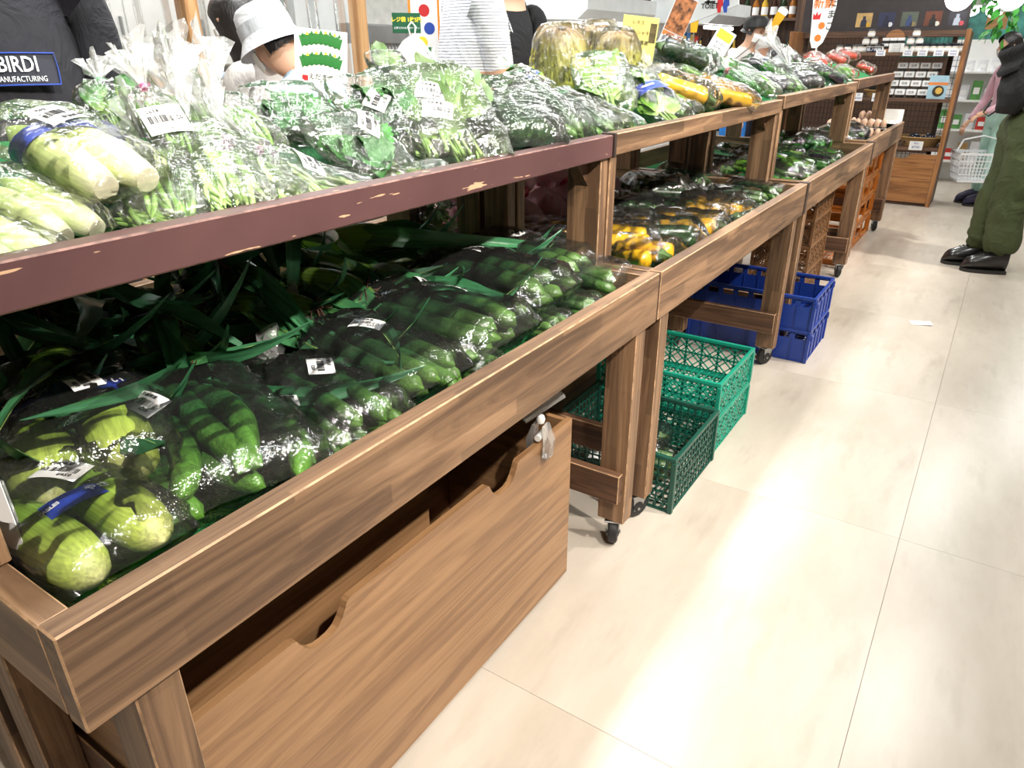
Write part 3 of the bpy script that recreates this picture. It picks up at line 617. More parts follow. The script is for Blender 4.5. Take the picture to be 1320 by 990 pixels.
def tuft_mesh(seed, s=1.0):
    key = ('tuft', seed, s)
    if key in BAGS: return BAGS[key]
    R = random.Random(seed); ph = R.random() * 6
    def fn(u, v):
        a = 2 * pi * v; r = (0.006 + 0.030 * u ** 1.3 * (1 + 0.35 * sin(2 * a + ph))) * s
        r *= 1 + (0.35 * cos(9 * a + ph) + 0.2 * cos(5 * a - ph)) * u
        return (-0.065 * s * u * (1 + 0.25 * sin(3 * a + ph)) + 0.004, r * cos(a), r * sin(a) * 0.7)
    me = MB().grid(fn, 7, 40, wrap=True).mesh('bag_tuft', MATS['film_knot'], radians(70)); BAGS[key] = me; return me
TIE_M = {c: plain(c + '_tie_tape', G(*v), 0.5, vary=0.03) for c, v in dict(red=(206, 40, 52), pink=(236, 120, 176), green=(38, 170, 70), blue=(40, 90, 200), white=(230, 230, 235)).items()}
def tie_mesh(c):
    if c not in BAGS: BAGS[c] = MB().lathe([(0.0075, -0.006), (0.0105, -0.006), (0.0105, 0.006), (0.0075, 0.006), (0.0075, -0.006)], 10, (0, 0, 0), 0).mesh('tie', TIE_M[c], SM)
    return BAGS[c]
# ------------------------------------------------------------------ lettering
INK = {k: plain('ink_' + k, G(*v), 0.6, vary=0.01) for k, v in dict(black=(24, 24, 28), white=(242, 244, 250), red=(200, 36, 40), blue=(38, 72, 170), green=(40, 120, 50), yellow=(246, 222, 60), orange=(230, 120, 40), brown=(110, 70, 40), grey=(90, 92, 98)).items()}
_txt = {}
def text_mesh(s, size, ink='black', align='CENTER', bold=0.0, ext=0.0002):
    key = (s, size, ink, align, bold)
    if key in _txt: return _txt[key]
    cu = bpy.data.curves.new('lettering', 'FONT'); cu.body = s; cu.size = size; cu.align_x = align; cu.align_y = 'CENTER'
    cu.resolution_u = 2; cu.extrude = ext; cu.offset = bold; cu.fill_mode = 'BOTH'
    me = baked(bpy.data.objects.new('lettering_tmp', cu)); me.materials.clear(); me.materials.append(INK[ink]); me.name = 'lettering'
    _txt[key] = me; return me
def lettering(parent, s, size, loc, rot=(0, 0, 0), ink='black', align='CENTER', bold=0.0, name='lettering'):
    return obj(name, text_mesh(s, size, ink, align, bold), parent, loc=loc, rot=rot)
_stk = {}
def sticker(parent, loc, rot, w=0.055, h=0.040, lines=('茨城県産', '¥200'), sc=1.0):
    if 'paper' not in _stk:
        R = random.Random(3)
        mb = MB()
        def fn(u, v): return ((u - 0.5) * 0.055, (v - 0.5) * 0.040, 0.0016 - 0.004 * ((u - 0.5) * 2) ** 2)
        mb.grid(fn, 8, 2); _stk['paper'] = mb.mesh('price_label', MATS['paper'], 3.2)
        mb = MB(); x = -0.010
        while x < 0.020:
            wd = R.choice((0.0006, 0.001, 0.0016)); z = 0.0019 - 0.004 * (x / 0.0275) ** 2
            mb.box((x, -0.006, z), (x + wd, 0.005, z + 0.0002)); x += wd + R.choice((0.0006, 0.0009, 0.0013))
        _stk['bars'] = mb.mesh('barcode', INK['black'])
    o = obj('price_label', _stk['paper'], parent, loc=loc, rot=rot); o.scale = (w / 0.055 * sc, h / 0.040 * sc, sc)
    b = obj('barcode', _stk['bars'], o); b['kind'] = 'stuff'
    lettering(o, lines[0], 0.0072, (-0.006, 0.0125, 0.0018)); lettering(o, '03', 0.009, (-0.018, -0.001, 0.0012)); lettering(o, lines[1], 0.0085, (0.012, -0.0125, 0.0018))
    return o
# ------------------------------------------------------------------ a bag of vegetables as one thing
BLUE_TAPE = plain('blue_printed_tape', G(40, 66, 168), 0.45, vary=0.03)
def frame_from(a, b, roll=0.0):
    a, b = Vector(a), Vector(b); d = (b - a).normalized(); s = Vector((0, 0, 1)).cross(d).normalized(); u = d.cross(s)
    M = Matrix((d, s, u)).transposed()
    return (M @ Matrix.Rotation(roll, 3, 'X')).to_4x4()
KIND = {   # bag length, width, height
    'cucumbers': (0.27, 0.15, 0.062), 'bigcucumbers': (0.31, 0.24, 0.075), 'yellow': (0.26, 0.15, 0.06), 'zucchini': (0.27, 0.15, 0.062), 'eggplants': (0.24, 0.16, 0.066),
    'peppers': (0.21, 0.15, 0.062), 'longpeppers': (0.23, 0.13, 0.055), 'beans': (0.23, 0.12, 0.045), 'palebeans': (0.24, 0.13, 0.05), 'shiso': (0.20, 0.16, 0.045), 'leaves': (0.27, 0.15, 0.055),
    'palegreens': (0.27, 0.15, 0.055), 'lightgreens': (0.25, 0.15, 0.06), 'corn': (0.30, 0.172, 0.080), 'tomatoes': (0.17, 0.16, 0.07), 'edamame': (0.22, 0.15, 0.055)}
_n = [0]
def pack(kind, a, b, label, cat='bag of vegetables', tie=None, stick=(), group=None, flm='film', roll=0.0, lines=('茨城県産', '¥200'), tuft=1.0, tape=False, name=None, wmul=1.0):
    _n[0] += 1; R = random.Random(_n[0] * 13 + 5)
    L, W, H = KIND[kind]; a, b = Vector(a), Vector(b); s = max(0.6, min(1.5, (b - a).length / L))
    if kind in ('yellow', 'zucchini') and s < 1.1: s = 1.1; a = b - (b - a).normalized() * L * s
    nm = name or {'cucumbers': 'cucumber_bag', 'bigcucumbers': 'cucumber_bag', 'yellow': 'yellow_zucchini_bag', 'zucchini': 'zucchini_bag', 'eggplants': 'eggplant_bag', 'peppers': 'pepper_bag', 'longpeppers': 'pepper_bag', 'beans': 'bean_bag', 'palebeans': 'bean_bag', 'edamame': 'bean_bag', 'shiso': 'perilla_bag', 'leaves': 'leaf_vegetable_bag', 'palegreens': 'leaf_vegetable_bag', 'lightgreens': 'leaf_vegetable_bag', 'corn': 'corn_bag', 'tomatoes': 'tomato_bag'}[kind]
    if kind in ('yellow', 'zucchini'): wmul *= 1.25
    t = thing(nm, label, cat, group=group)
    t.matrix_world = Matrix.Translation(a) @ frame_from(a, b, roll) @ Matrix.Diagonal((s, s * wmul, s * (1.25 if kind in ('yellow', 'zucchini') else 1.0), 1))
    def put(k, x, y, z, yaw=0.0, pitch=0.0, rl=0.0, sc=1.0):
        o = obj(V(k).name.split('.')[0], V(k), t, loc=(x, y, z), rot=(rl, pitch, yaw)); o.scale = (sc, sc, sc); return o
    x0 = 0.05 if tie else 0.03
    if kind == 'cucumbers':
        for (y, z) in ((-0.05, 0.019), (-0.016, 0.018), (0.018, 0.019), (0.05, 0.020), (-0.032, 0.044), (0.004, 0.045), (0.036, 0.044)):
            put('cucumber%d' % R.randrange(3), x0 - 0.004 + R.uniform(-0.006, 0.006), y * 0.95, z, R.uniform(-0.06, 0.06), rl=R.random() * 6)
    elif kind == 'bigcucumbers':
        for (y, z) in ((-0.075, 0.02), (-0.03, 0.02), (0.015, 0.02), (0.06, 0.022), (-0.05, 0.052), (-0.004, 0.054), (0.045, 0.053)):
            put('bitter%d' % R.randrange(3), 0.03 + R.uniform(-0.01, 0.01), y, z, R.uniform(-0.1, 0.1), rl=R.uniform(-0.3, 0.3))
    elif kind in ('yellow', 'zucchini'):
        k = 'yellowzuke' if kind == 'yellow' else 'zuke'
        for (y, z) in ((-0.042, 0.03), (0.0, 0.034), (0.042, 0.03)):
            x = x0 + R.uniform(-0.008, 0.008); fl = R.random() < 0.4; o = put(k + str(R.randrange(3)), x + (0.2 if fl else 0), y, z, (pi if fl else 0) + R.uniform(-0.05, 0.05), rl=R.random() * 6)
            obj('stem', V('zstem'), o)
    elif kind == 'eggplants':
        for (y, z) in ((-0.05, 0.034), (0.0, 0.036), (0.05, 0.034)):
            fl = R.random() < 0.5; o = put('eggplant%d' % R.randrange(3), x0 + (0.165 if fl else 0), y, z, (pi if fl else 0) + R.uniform(-0.1, 0.1), rl=R.random() * 6); obj('calyx', V('calyx'), o)
    elif kind in ('peppers', 'longpeppers'):
        if kind == 'peppers': sp = [(x, y, z) for x in (0.03, 0.105) for (y, z) in ((-0.045, 0.024), (0.0, 0.026), (0.045, 0.024), (-0.02, 0.046))]
        else: sp = [(0.04, y, z) for (y, z) in ((-0.044, 0.02), (-0.015, 0.02), (0.015, 0.02), (0.044, 0.02), (-0.03, 0.042), (0.0, 0.044), (0.03, 0.042))]
        for (x, y, z) in sp:
            o = put(('pepper' if kind == 'peppers' else 'longpepper') + str(R.randrange(3)), x, y, z, R.uniform(-0.35, 0.35) if kind == 'peppers' else R.uniform(-0.08, 0.08), rl=R.random() * 6)
            st = obj('stem', V('zstem'), o); st.scale = (0.5, 0.4, 0.4)
    elif kind in ('beans', 'palebeans', 'edamame'):
        for i in range(30):
            y = R.uniform(-0.046, 0.046); z = 0.008 + R.random() * 0.028 * (1 - (y / 0.06) ** 2)
            put(('bean' if kind == 'beans' else 'palebean') + str(R.randrange(4)), x0 - 0.01 + R.uniform(0, 0.03), y, z, -y * 1.6 + R.uniform(-0.06, 0.06) if tie else R.uniform(-0.15, 0.15), R.uniform(-0.04, 0.04), R.random() * 6)
    elif kind == 'shiso':
        for i in range(14):
            put('shiso%d' % R.randrange(3), R.uniform(0.03, 0.09), R.uniform(-0.045, 0.045), 0.012 + i * 0.0016, R.uniform(-0.5, 0.5), R.uniform(-0.15, 0.1), R.uniform(-0.3, 0.3), 1.05)
    elif kind in ('leaves', 'palegreens', 'lightgreens'):
        k = {'leaves': 'leafy', 'palegreens': 'paleleaf', 'lightgreens': 'lightleaf'}[kind]
        for i in range(9): put('stalk%d' % (i % 3), L - 0.02, R.uniform(-0.03, 0.03), R.uniform(0.012, 0.034), pi + R.uniform(-0.16, 0.16), R.uniform(-0.05, 0.05))
        for i in range(18):
            x = R.uniform(0.07, 0.21 if kind != 'palegreens' else 0.24); put(k + str(R.randrange(3)), x, R.uniform(-0.04, 0.04), R.uniform(0.012, 0.044), pi + R.uniform(-0.6, 0.6), R.uniform(-0.1, 0.15), R.uniform(-0.5, 0.5), 0.9)
    elif kind == 'corn':
        for y, z in ((-0.041, 0.040), (0.041, 0.042)):
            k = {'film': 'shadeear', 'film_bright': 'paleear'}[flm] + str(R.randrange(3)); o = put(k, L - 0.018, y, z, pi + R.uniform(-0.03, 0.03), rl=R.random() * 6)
            if flm == 'film_bright': obj('stem_end', V('stemcut'), o)
    elif kind == 'tomatoes':
        for (x, y) in ((0.045, -0.037), (0.045, 0.037), (0.115, -0.037), (0.115, 0.037)): put('tomato', x, y, 0.0, R.random() * 6)
    bg_ = obj('bag', bag_mesh(L, W * 1.06, H * 1.22, bool(tie), R.randrange(3) if kind in ('cucumbers', 'beans') else 1, flm), t)
    if tie:
        obj('tie', tie_mesh(tie), t, loc=(0.004, 0, H * 0.61)); q = obj('bag_tuft', tuft_mesh(R.randrange(3)), t, loc=(0, 0, H * 0.61), rot=(R.random() * 6, 0.25, 0)); q.scale = (tuft,) * 3
    for (u, v, ang) in stick: sticker(t, (L * u, W * v, H * (1.20 - 1.0 * v * v) + 0.003), (-v * 1.0, 0, ang), lines=lines, sc=1.2 / s)
    if tape:
        tp = MB(); 
        def fn(u, v):
            an = -0.25 + (pi + 0.5) * u; return (L * tape + (v - 0.5) * 0.036, (W / 2 + 0.003) * cos(an), 0.038 + (H / 2 + 0.012) * sin(an))
        o = obj('printed_tape', tp.grid(fn, 14, 1), t, BLUE_TAPE, smooth=3.2)
        for yy, tt, sz in ((-0.042, 'VEGETABLES', 0.0085), (0.038, 'やさい', 0.016)): lettering(o, tt, sz, (L * tape, yy, 0.038 + (H / 2 + 0.0135) * sqrt(max(0, 1 - (yy / (W / 2)) ** 2)) + 0.002), (0.0, math.atan((H / 2) * yy / (W / 2) ** 2 / sqrt(max(0.1, 1 - (yy / (W / 2)) ** 2))), pi / 2), 'white', bold=0.0003)
    return t
# ------------------------------------------------------------------ sloped risers that heap the upper tier
for k, (y0, y1, T) in enumerate(((0.21, 1.82, T1), (1.85, 3.55, T2), (3.61, 5.39, T3), (5.45, 7.05, T4))):
    z = (1.212, 1.216, 1.229, 1.241)[k]
    obj('riser', MB().prism([(-1.05, z), (-1.285, z), (-1.285, z + 0.115)], y0, y1, 1) if False else MB().prism([(-1.05, z), (-1.285, z), (-1.285, z + 0.115)], y0, y1, 1, M=Matrix.Identity(4)), T, MATS['turf'])
# ------------------------------------------------------------------ packs on the lower tier of the nearest table
def low(kind, p1, z1, p2, z2, label, **k):
    h = KIND[kind][2] / 2
    a, b = P(p1[0], p1[1], z1 + h) - Vector((0, 0, h)), P(p2[0], p2[1], z2 + h) - Vector((0, 0, h))
    L = KIND[kind][0]; b = a + (b - a).normalized() * min((b - a).length, L * 1.5)
    d = max(0.0, b.x + 0.795); a.x -= d; b.x -= d
    return pack(kind, a, b, label, **k)
CUKE = 'bags of cucumbers on the nearest table'
low('bigcucumbers', (205, 520), 0.845, (330, 655), 0.815, 'large open bag of curved cucumbers beside the corn', stick=((0.34, -0.16, 0.35),), group=CUKE)
low('cucumbers', (270, 480), 0.80, (400, 545), 0.80, 'cucumber bag tucked behind the large bag of curved cucumbers', group=CUKE)
low('cucumbers', (345, 520), 0.82, (450, 605), 0.80, 'small cucumber bag at the rail, right of the large curved-cucumber bag', stick=((0.35, 0.0, -0.3),), group=CUKE)
low('cucumbers', (398, 490), 0.84, (540, 575), 0.815, 'cucumber bag tied with pink tape, next to bare turf', tie='pink', stick=((0.42, 0.05, -0.5),), group=CUKE)
low('cucumbers', (430, 440), 0.86, (605, 515), 0.825, 'cucumber bag tied red with a square label turned on edge', tie='red', stick=((0.42, 0.05, 0.5),), group=CUKE)
low('cucumbers', (392, 415), 0.82, (470, 435), 0.80, 'small dark cucumber bag with red knot near the corn leaves', tie='red', stick=((0.6, 0, 0.2),), group=CUKE)
low('cucumbers', (490, 400), 0.855, (680, 455), 0.825, 'long cucumber bag with two labels in the middle of the bin', stick=((0.30, 0.25, -0.5), (0.5, 0.3, 0.1)), group=CUKE, wmul=1.25)
low('cucumbers', (555, 350), 0.87, (735, 395), 0.845, 'top cucumber bag with one centred label, in front of the posts', stick=((0.32, 0.1, 0.15),), group=CUKE, wmul=1.15)
low('cucumbers', (610, 325), 0.86, (765, 360), 0.835, 'cucumber bag with a curled label below the double posts', stick=((0.35, 0.05, -0.9),), group=CUKE)
low('cucumbers', (690, 345), 0.83, (815, 368), 0.82, 'cucumber bag lying in the far right corner of the bin', group=CUKE)
low('cucumbers', (640, 400), 0.80, (735, 425), 0.80, 'cucumber bag with ends poking out at the front rail', group=CUKE)
low('cucumbers', (560, 455), 0.80, (660, 480), 0.80, 'cucumber bag half hidden under the long two-label bag', group=CUKE)
low('cucumbers', (470, 530), 0.80, (545, 555), 0.80, 'flat cucumber bag squeezed between two tied bags at the rail', group=CUKE)
low('cucumbers', (690, 385), 0.80, (790, 400), 0.80, 'cucumber bag at the rail in front of the corner bag', group=CUKE)
low('corn', (45, 640), 0.83, (215, 750), 0.815, 'bag of corn ears with crossed blue printed tape and price label', stick=((0.36, 0.10, 0.5),), tape=0.56, lines=('茨城県産', '¥450'), cat='bag of corn')
low('corn', (85, 500), 0.86, (130, 650), 0.835, 'bag of upright corn ears with silk, blue tape and label', stick=((0.45, 0.1, 0.3),), tape=0.42, lines=('茨城県産', '¥450'), cat='bag of corn')
# ------------------------------------------------------------------ loose corn with long leaves, heaped in the shade
def corn_ear(loc, yaw, pitch, label, n=5, seed=0, sc=1.0):
    R = random.Random(seed)
    t = thing('corn_ear', label, 'corn', loc, (R.uniform(-0.5, 0.5), pitch, yaw), group='loose leafy corn'); t.scale = (sc, sc, sc)
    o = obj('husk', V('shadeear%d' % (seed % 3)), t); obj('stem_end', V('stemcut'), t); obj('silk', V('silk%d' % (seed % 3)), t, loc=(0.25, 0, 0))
    for i in range(n):
        a = i * 6.28 / n + R.uniform(-0.4, 0.4)
        obj('leaf', V('cornleaf%d' % R.randrange(4)), t, loc=(R.uniform(0.05, 0.17), 0.026 * cos(a), 0.026 * sin(a)), rot=(a - 1.57, R.uniform(-0.05, 0.45), R.uniform(-0.5, 0.5))).scale = (R.uniform(0.85, 1.25),) * 3
    return t
R = random.Random(11)
CL = 'leafy corn ear heaped in the shade under the upper shelf'
k = 0
for row, (x, z) in enumerate(((-1.20, 0.83), (-1.36, 0.86), (-1.56, 0.84), (-1.42, 0.96), (-1.30, 0.93), (-1.68, 0.95), (-1.55, 1.05))):
    for i in range(7 if row < 3 else 6):
        y = 0.34 + i * 0.19 + R.uniform(-0.04, 0.04) + (0.09 if row % 2 else 0)
        if row == 0 and y > 0.45: continue
        if y > 1.62: continue
        k += 1
        corn_ear((x - 0.10 + R.uniform(-0.03, 0.03), y, z + R.uniform(-0.01, 0.02)), R.uniform(-0.7, 0.7), R.uniform(-0.1, 0.15), CL, 7, k)
# ------------------------------------------------------------------ packs on the upper tier
def up(kind, p1, x1, p2, x2, label, **k):
    k.setdefault('flm', 'film_bright'); h = KIND[kind][2] / 2
    a, b = PX(p1[0], p1[1], x1), PX(p2[0], p2[1], x2)
    return pack(kind, a - Vector((0, 0, h)), b - Vector((0, 0, h)), label, **k)
up('corn', (20, 150), -1.20, (165, 232), -0.98, 'top bag of pale corn ears with blue tape and white label', stick=((0.35, 0.0, -1.3),), tape=0.40, lines=('茨城県産', '¥450'), cat='bag of corn')
up('corn', (-45, 215), -1.12, (95, 285), -0.965, 'lower bag of corn with white cut ends above the turf', cat='bag of corn')
up('corn', (-95, 260), -1.08, (20, 320), -0.95, 'bag of corn cut off by the left edge of the picture', cat='bag of corn')
BN = 'bagged beans on the maroon shelf'
up('beans', (178, 100), -1.14, (222, 185), -1.06, 'green bean bag with pink tie and large printed label', tie='pink', stick=((0.55, 0.0, -1.5),), group=BN, lines=('インゲン', '¥190'), tuft=1.6)
up('leaves', (125, 95), -1.25, (165, 180), -1.12, 'dark leaf bag with green tie behind the green beans', tie='green', group=BN)
up('beans', (187, 183), -1.10, (222, 288), -0.945, 'green bean bag tied with green tape above the rail', tie='green', group=BN, tuft=1.3)
up('palebeans', (135, 262), -1.03, (245, 285), -0.945, 'flat clear bag of thin beans beside the corn ends', group=BN)
up('palebeans', (235, 165), -1.16, (300, 275), -0.945, 'white-looking tied bag of beans with a tall crinkled tuft', tie='white', group=BN, tuft=2.0)
up('palebeans', (283, 178), -1.14, (352, 265), -0.945, 'bean bag with faded pink tie, third along the maroon rail', tie='pink', group=BN, tuft=1.6)
up('palebeans', (328, 188), -1.10, (425, 252), -0.945, 'bean bag with bright pink tie in front of the perilla', tie='pink', group=BN, tuft=1.2, stick=((0.5, 0.3, -0.5),))
up('edamame', (375, 215), -1.03, (478, 240), -0.945, 'open bag of plump green soybeans at the rail', group=BN)
up('beans', (275, 120), -1.26, (340, 190), -1.10, 'bean bag at the back with a tall white plastic tuft', tie='white', group=BN, tuft=2.4)
up('beans', (225, 110), -1.27, (262, 190), -1.12, 'second bean bag at the back beside the tall tuft', tie='white', group=BN, tuft=1.8)
SH = 'bags of green perilla'
up('shiso', (350, 112), -1.26, (405, 180), -1.10, 'perilla leaf bag below the green caterpillar-like drawing', group=SH)
up('shiso', (420, 150), -1.12, (500, 232), -0.955, 'front perilla bag with small square label hanging at its left', group=SH, stick=((0.3, 0.25, -0.6),))
up('shiso', (455, 100), -1.24, (515, 185), -1.08, 'perilla bag with a long white label leaning diagonally', group=SH, stick=((0.5, -0.1, -0.8),))
up('lightgreens', (485, 225), -1.01, (575, 213), -0.945, 'light green leaf bag with blue printing at the maroon rail', tie=None, group=SH)
up('leaves', (505, 100), -1.24, (560, 205), -1.0, 'dark leaf bag squeezed left of the grey-leaved bunch', group='bagged leaf vegetables')
up('palegreens', (548, 98), -1.2, (605, 214), -0.95, 'grey-leaved bunch bag with two labels one above the other', stick=((0.42, -0.2, 1.2), (0.62, -0.22, 1.3)), group='bagged leaf vegetables')
up('zucchini', (628, 130), -1.16, (680, 198), -0.95, 'cucumber bag with folded film next to the grey-leaved bunch', group='cucumber bags on the maroon shelf')
up('cucumbers', (645, 100), -1.22, (745, 182), -0.97, 'long pale cucumber bag lying across the end of the maroon shelf', group='cucumber bags on the maroon shelf')
up('cucumbers', (705, 118), -1.16, (790, 172), -0.95, 'cucumber bag at the corner where the two upper rails meet', group='cucumber bags on the maroon shelf')
up('leaves', (560, 78), -1.42, (610, 110), -1.26, 'leaf bag with bright green ties behind the grey-leaved bunch', tie='green', group='bagged leaf vegetables')
up('palegreens', (487, 62), -1.40, (525, 120), -1.27, 'tall pointed leaf bag rising behind the perilla', group='bagged leaf vegetables')
up('lightgreens', (655, 82), -1.40, (710, 115), -1.26, 'leaf bag with blue printing behind the pale cucumbers', tie='green', group='bagged leaf vegetables', tape=0.5)
# second table
up('lightgreens', (768, 78), -1.24, (785, 142), -1.08, 'upright round-leaved green bag in front of the lettuces', group='bagged leaf vegetables')
up('palegreens', (735, 128), -1.12, (825, 168), -0.95, 'flat bag of pale stalks at the start of the brown rail', group='bagged leaf vegetables')
up('lightgreens', (805, 98), -1.18, (868, 160), -0.955, 'leafy bag with torn blue printed tape beside the yellow zucchini', tape=0.45, group='bagged leaf vegetables')
up('yellow', (838, 108), -1.16, (915, 135), -0.97, 'open bag of bright yellow zucchini on the brown upper shelf', group='yellow zucchini bags on the upper shelf')
up('yellow', (900, 125), -1.05, (955, 138), -0.94, 'second yellow zucchini bag with a pale striped squash', group='yellow zucchini bags on the upper shelf')
up('longpeppers', (868, 88), -1.22, (915, 108), -1.10, 'long green pepper bag behind the yellow zucchini', group='pepper bags on the upper shelf')
up('zucchini', (876, 75), -1.3, (920, 92), -1.16, 'dark green zucchini bag below the leaning card', group='pepper bags on the upper shelf')
up('peppers', (935, 92), -1.18, (975, 118), -1.0, 'green pepper bag with red knot in the middle of the upper shelf', tie='red', group='pepper bags on the upper shelf')
up('longpeppers', (958, 92), -1.12, (1000, 122), -0.95, 'light green long pepper bag at the brown rail', group='pepper bags on the upper shelf')
up('peppers', (975, 78), -1.24, (1012, 104), -1.08, 'pepper bag behind the light green long peppers', group='pepper bags on the upper shelf')
EG = 'eggplant bags on the upper shelf'
up('eggplants', (995, 60), -1.28, (1022, 82), -1.12, 'eggplant bag highest on the heap', tie='red', group=EG, tuft=2.0)
up('eggplants', (1015, 88), -1.12, (1042, 114), -0.95, 'eggplant bag with open top at the front rail', tie='white', group=EG, tuft=1.8)
up('eggplants', (1038, 78), -1.16, (1066, 98), -1.0, 'eggplant bag with a big shiny fruit', group=EG)
up('eggplants', (1052, 92), -1.04, (1080, 106), -0.94, 'eggplant bag at the far end of the third table rail', group=EG)
up('longpeppers', (1078, 84), -1.06, (1098, 100), -0.94, 'small green pepper bag at the end of the third table', group='pepper bags on the upper shelf')
up('longpeppers', (1008, 96), -1.06, (1030, 118), -0.94, 'green pepper bag between two eggplant bags', group='pepper bags on the upper shelf')
up('tomatoes', (1066, 70), -1.24, (1090, 80), -1.10, 'tomato pack farther back on the far upper shelf', group='tomato packs', cat='tomato pack')
up('tomatoes', (1104, 82), -1.08, (1126, 92), -0.95, 'tomato pack at the end of the far upper shelf', group='tomato packs', cat='tomato pack')
up('tomatoes', (1085, 66), -1.30, (1102, 74), -1.18, 'tomato pack behind the other two', group='tomato packs', cat='tomato pack')
FU = 'filler bags on the far upper shelves'
for i, (kind, y, x, l) in enumerate((('longpeppers', 2.62, -0.96, 'long pepper bag at the brown rail beside the yellow squash'), ('peppers', 2.86, -0.97, 'bell pepper bag left of the second pair of posts'), ('yellow', 3.12, -0.97, 'yellow zucchini bag above the second pair of posts'), ('longpeppers', 3.36, -0.97, 'long pepper bag above the far end of the second table'), ('cucumbers', 2.75, -1.12, 'cucumber bag behind the long peppers on the second table'), ('peppers', 3.05, -1.14, 'pepper bag in the second row of the brown shelf'), ('longpeppers', 3.32, -1.14, 'second-row long pepper bag near the shelf joint'), ('longpeppers', 3.72, -0.97, 'first long pepper bag on the third upper shelf'), ('eggplants', 3.98, -0.98, 'first eggplant bag on the third upper shelf'), ('longpeppers', 4.62, -0.97, 'pepper bag midway along the third upper shelf'), ('eggplants', 4.36, -1.13, 'eggplant bag in the second row of the third shelf'), ('peppers', 3.80, -1.13, 'pepper bag in the second row of the third shelf'), ('eggplants', 4.95, -1.13, 'second-row eggplant bag near the tomatoes'), ('tomatoes', 5.75, -0.98, 'tomato pack in the middle of the far upper shelf'), ('tomatoes', 5.55, -1.14, 'tomato pack at the near end of the far upper shelf'))):
    L = KIND[kind][0] * (1.0 if kind == 'tomatoes' else 1.1); z = 1.218 + (0.02 if y > 3.6 else 0) + (0.015 if y > 5.4 else 0); a = R.uniform(-0.5, 0.5)
    pack(kind, (x - L * cos(a) * 0.75, y - L * sin(a) * 0.75, z + 0.05 + (0.08 if x < -1.05 else 0)), (x + L * 0.2 * cos(a) - 0.03, y + L * 0.25 * sin(a), z + (0.06 if x < -1.05 else 0)), l, tie=R.choice((None, 'red', 'white')) if kind != 'tomatoes' else None, flm='film_bright', group=FU, cat='tomato pack' if kind == 'tomatoes' else 'bag of vegetables')
for i in range(6):
    y = 3.9 + i * 0.24
    pack(('palegreens', 'eggplants', 'beans')[i % 3], (-1.62, y, 1.27), (-1.36, y + 0.06, 1.32), 'crinkled clear bag on the hidden side of the far upper shelf', tie='white', flm='film_bright', group='bags on the hidden side', tuft=2.4)
# lettuces standing on the back half of the second table
def lettuce(loc, sc, label, yaw):
    t = thing('lettuce', label, 'lettuce', loc, (0, 0, yaw), 'red-edged lettuces'); t.scale = (sc * 1.05, sc * 1.05, sc * 1.32)
    for i in range(8): obj('leaf', V('frill%d' % (i % 5)), t, loc=(0, 0, 0.004), rot=(R.uniform(-0.05, 0.05), R.uniform(-0.05, 0.05), i * 2.4))
    obj('heart', MB().lathe([(0.0, 0.0), (0.06, 0.01), (0.07, 0.09), (0.055, 0.16), (0.02, 0.22), (0, 0.225)], 14), t, VM['let'], smooth=SM)
    b = MB()
    def fn(u, v):
        a = 2 * pi * v; r = 0.022 + 0.100 * max(0, cos(u * pi / 2)) ** 0.6 + 0.004 * sin(9 * a + 4 * u) + 0.008 * noise.noise((u * 7, cos(a) * 3, sin(a) * 3)); return (r * cos(a), r * sin(a), 0.25 * sin(u * pi / 2))
    obj('bag', b.grid(fn, 12, 30, wrap=True), t, MATS['film_bright'], smooth=radians(70)); return t
q = PX(722, 115, -1.40); lettuce((q.x, q.y, 1.232), 0.95, 'front left yellow-green lettuce in a clear sleeve', 0.3)
q = PX(770, 100, -1.62); lettuce((q.x, q.y, 1.232), 1.05, 'brown-edged lettuce standing behind the front one', 1.1)
q = PX(793, 105, -1.48); lettuce((q.x, q.y, 1.232), 0.95, 'dark-frilled lettuce just left of the yellow handwritten card', 2.2)
q = PX(848, 92, -1.42); lettuce((q.x, q.y, 1.232), 0.7, 'small lettuce right of the yellow handwritten card', 0.7)
# ------------------------------------------------------------------ lower tier of the second table
YZ = 'zucchini bags on the second table'
low('yellow', (800, 325), 0.80, (868, 338), 0.80, 'yellow zucchini bag with white label at the near corner of its bin', stick=((0.35, 0.0, -0.4),), group=YZ)
low('yellow', (780, 312), 0.835, (850, 315), 0.83, 'yellow zucchini bag without label beside the double posts', group=YZ)
low('yellow', (800, 300), 0.82, (850, 300), 0.82, 'yellow zucchini bag lying behind the labelled one', group=YZ)
low('zucchini', (845, 308), 0.825, (915, 312), 0.815, 'very dark zucchini bag resting between yellow ones', group=YZ, name='zucchini_bag')
low('yellow', (860, 292), 0.80, (935, 300), 0.80, 'yellow zucchini bag beneath the striped green one', group=YZ, stick=((0.3, 0.1, 0.1),))
low('cucumbers', (880, 283), 0.835, (945, 292), 0.82, 'single green cucumber bag lying on yellow zucchini', group=YZ, stick=((0.1, 0.0, 0.1),))
low('yellow', (905, 262), 0.82, (905, 285), 0.80, 'pink-tied yellow zucchini bag standing upright', tie='pink', group=YZ)
low('yellow', (925, 275), 0.80, (962, 282), 0.80, 'small clear bag with yellow zucchini near the far rail', tie='white', group=YZ)
low('zucchini', (805, 245), 0.86, (890, 252), 0.83, 'large dark zucchini bag with a label, at the back of the bin', stick=((0.5, 0.0, 0.2),), group=YZ, wmul=1.25)
low('zucchini', (795, 272), 0.83, (855, 275), 0.82, 'dark zucchini bag with blue print behind the yellow ones', group=YZ)
low('zucchini', (868, 228), 0.84, (920, 240), 0.82, 'dark zucchini bag leaning behind the labelled dark one', group=YZ)
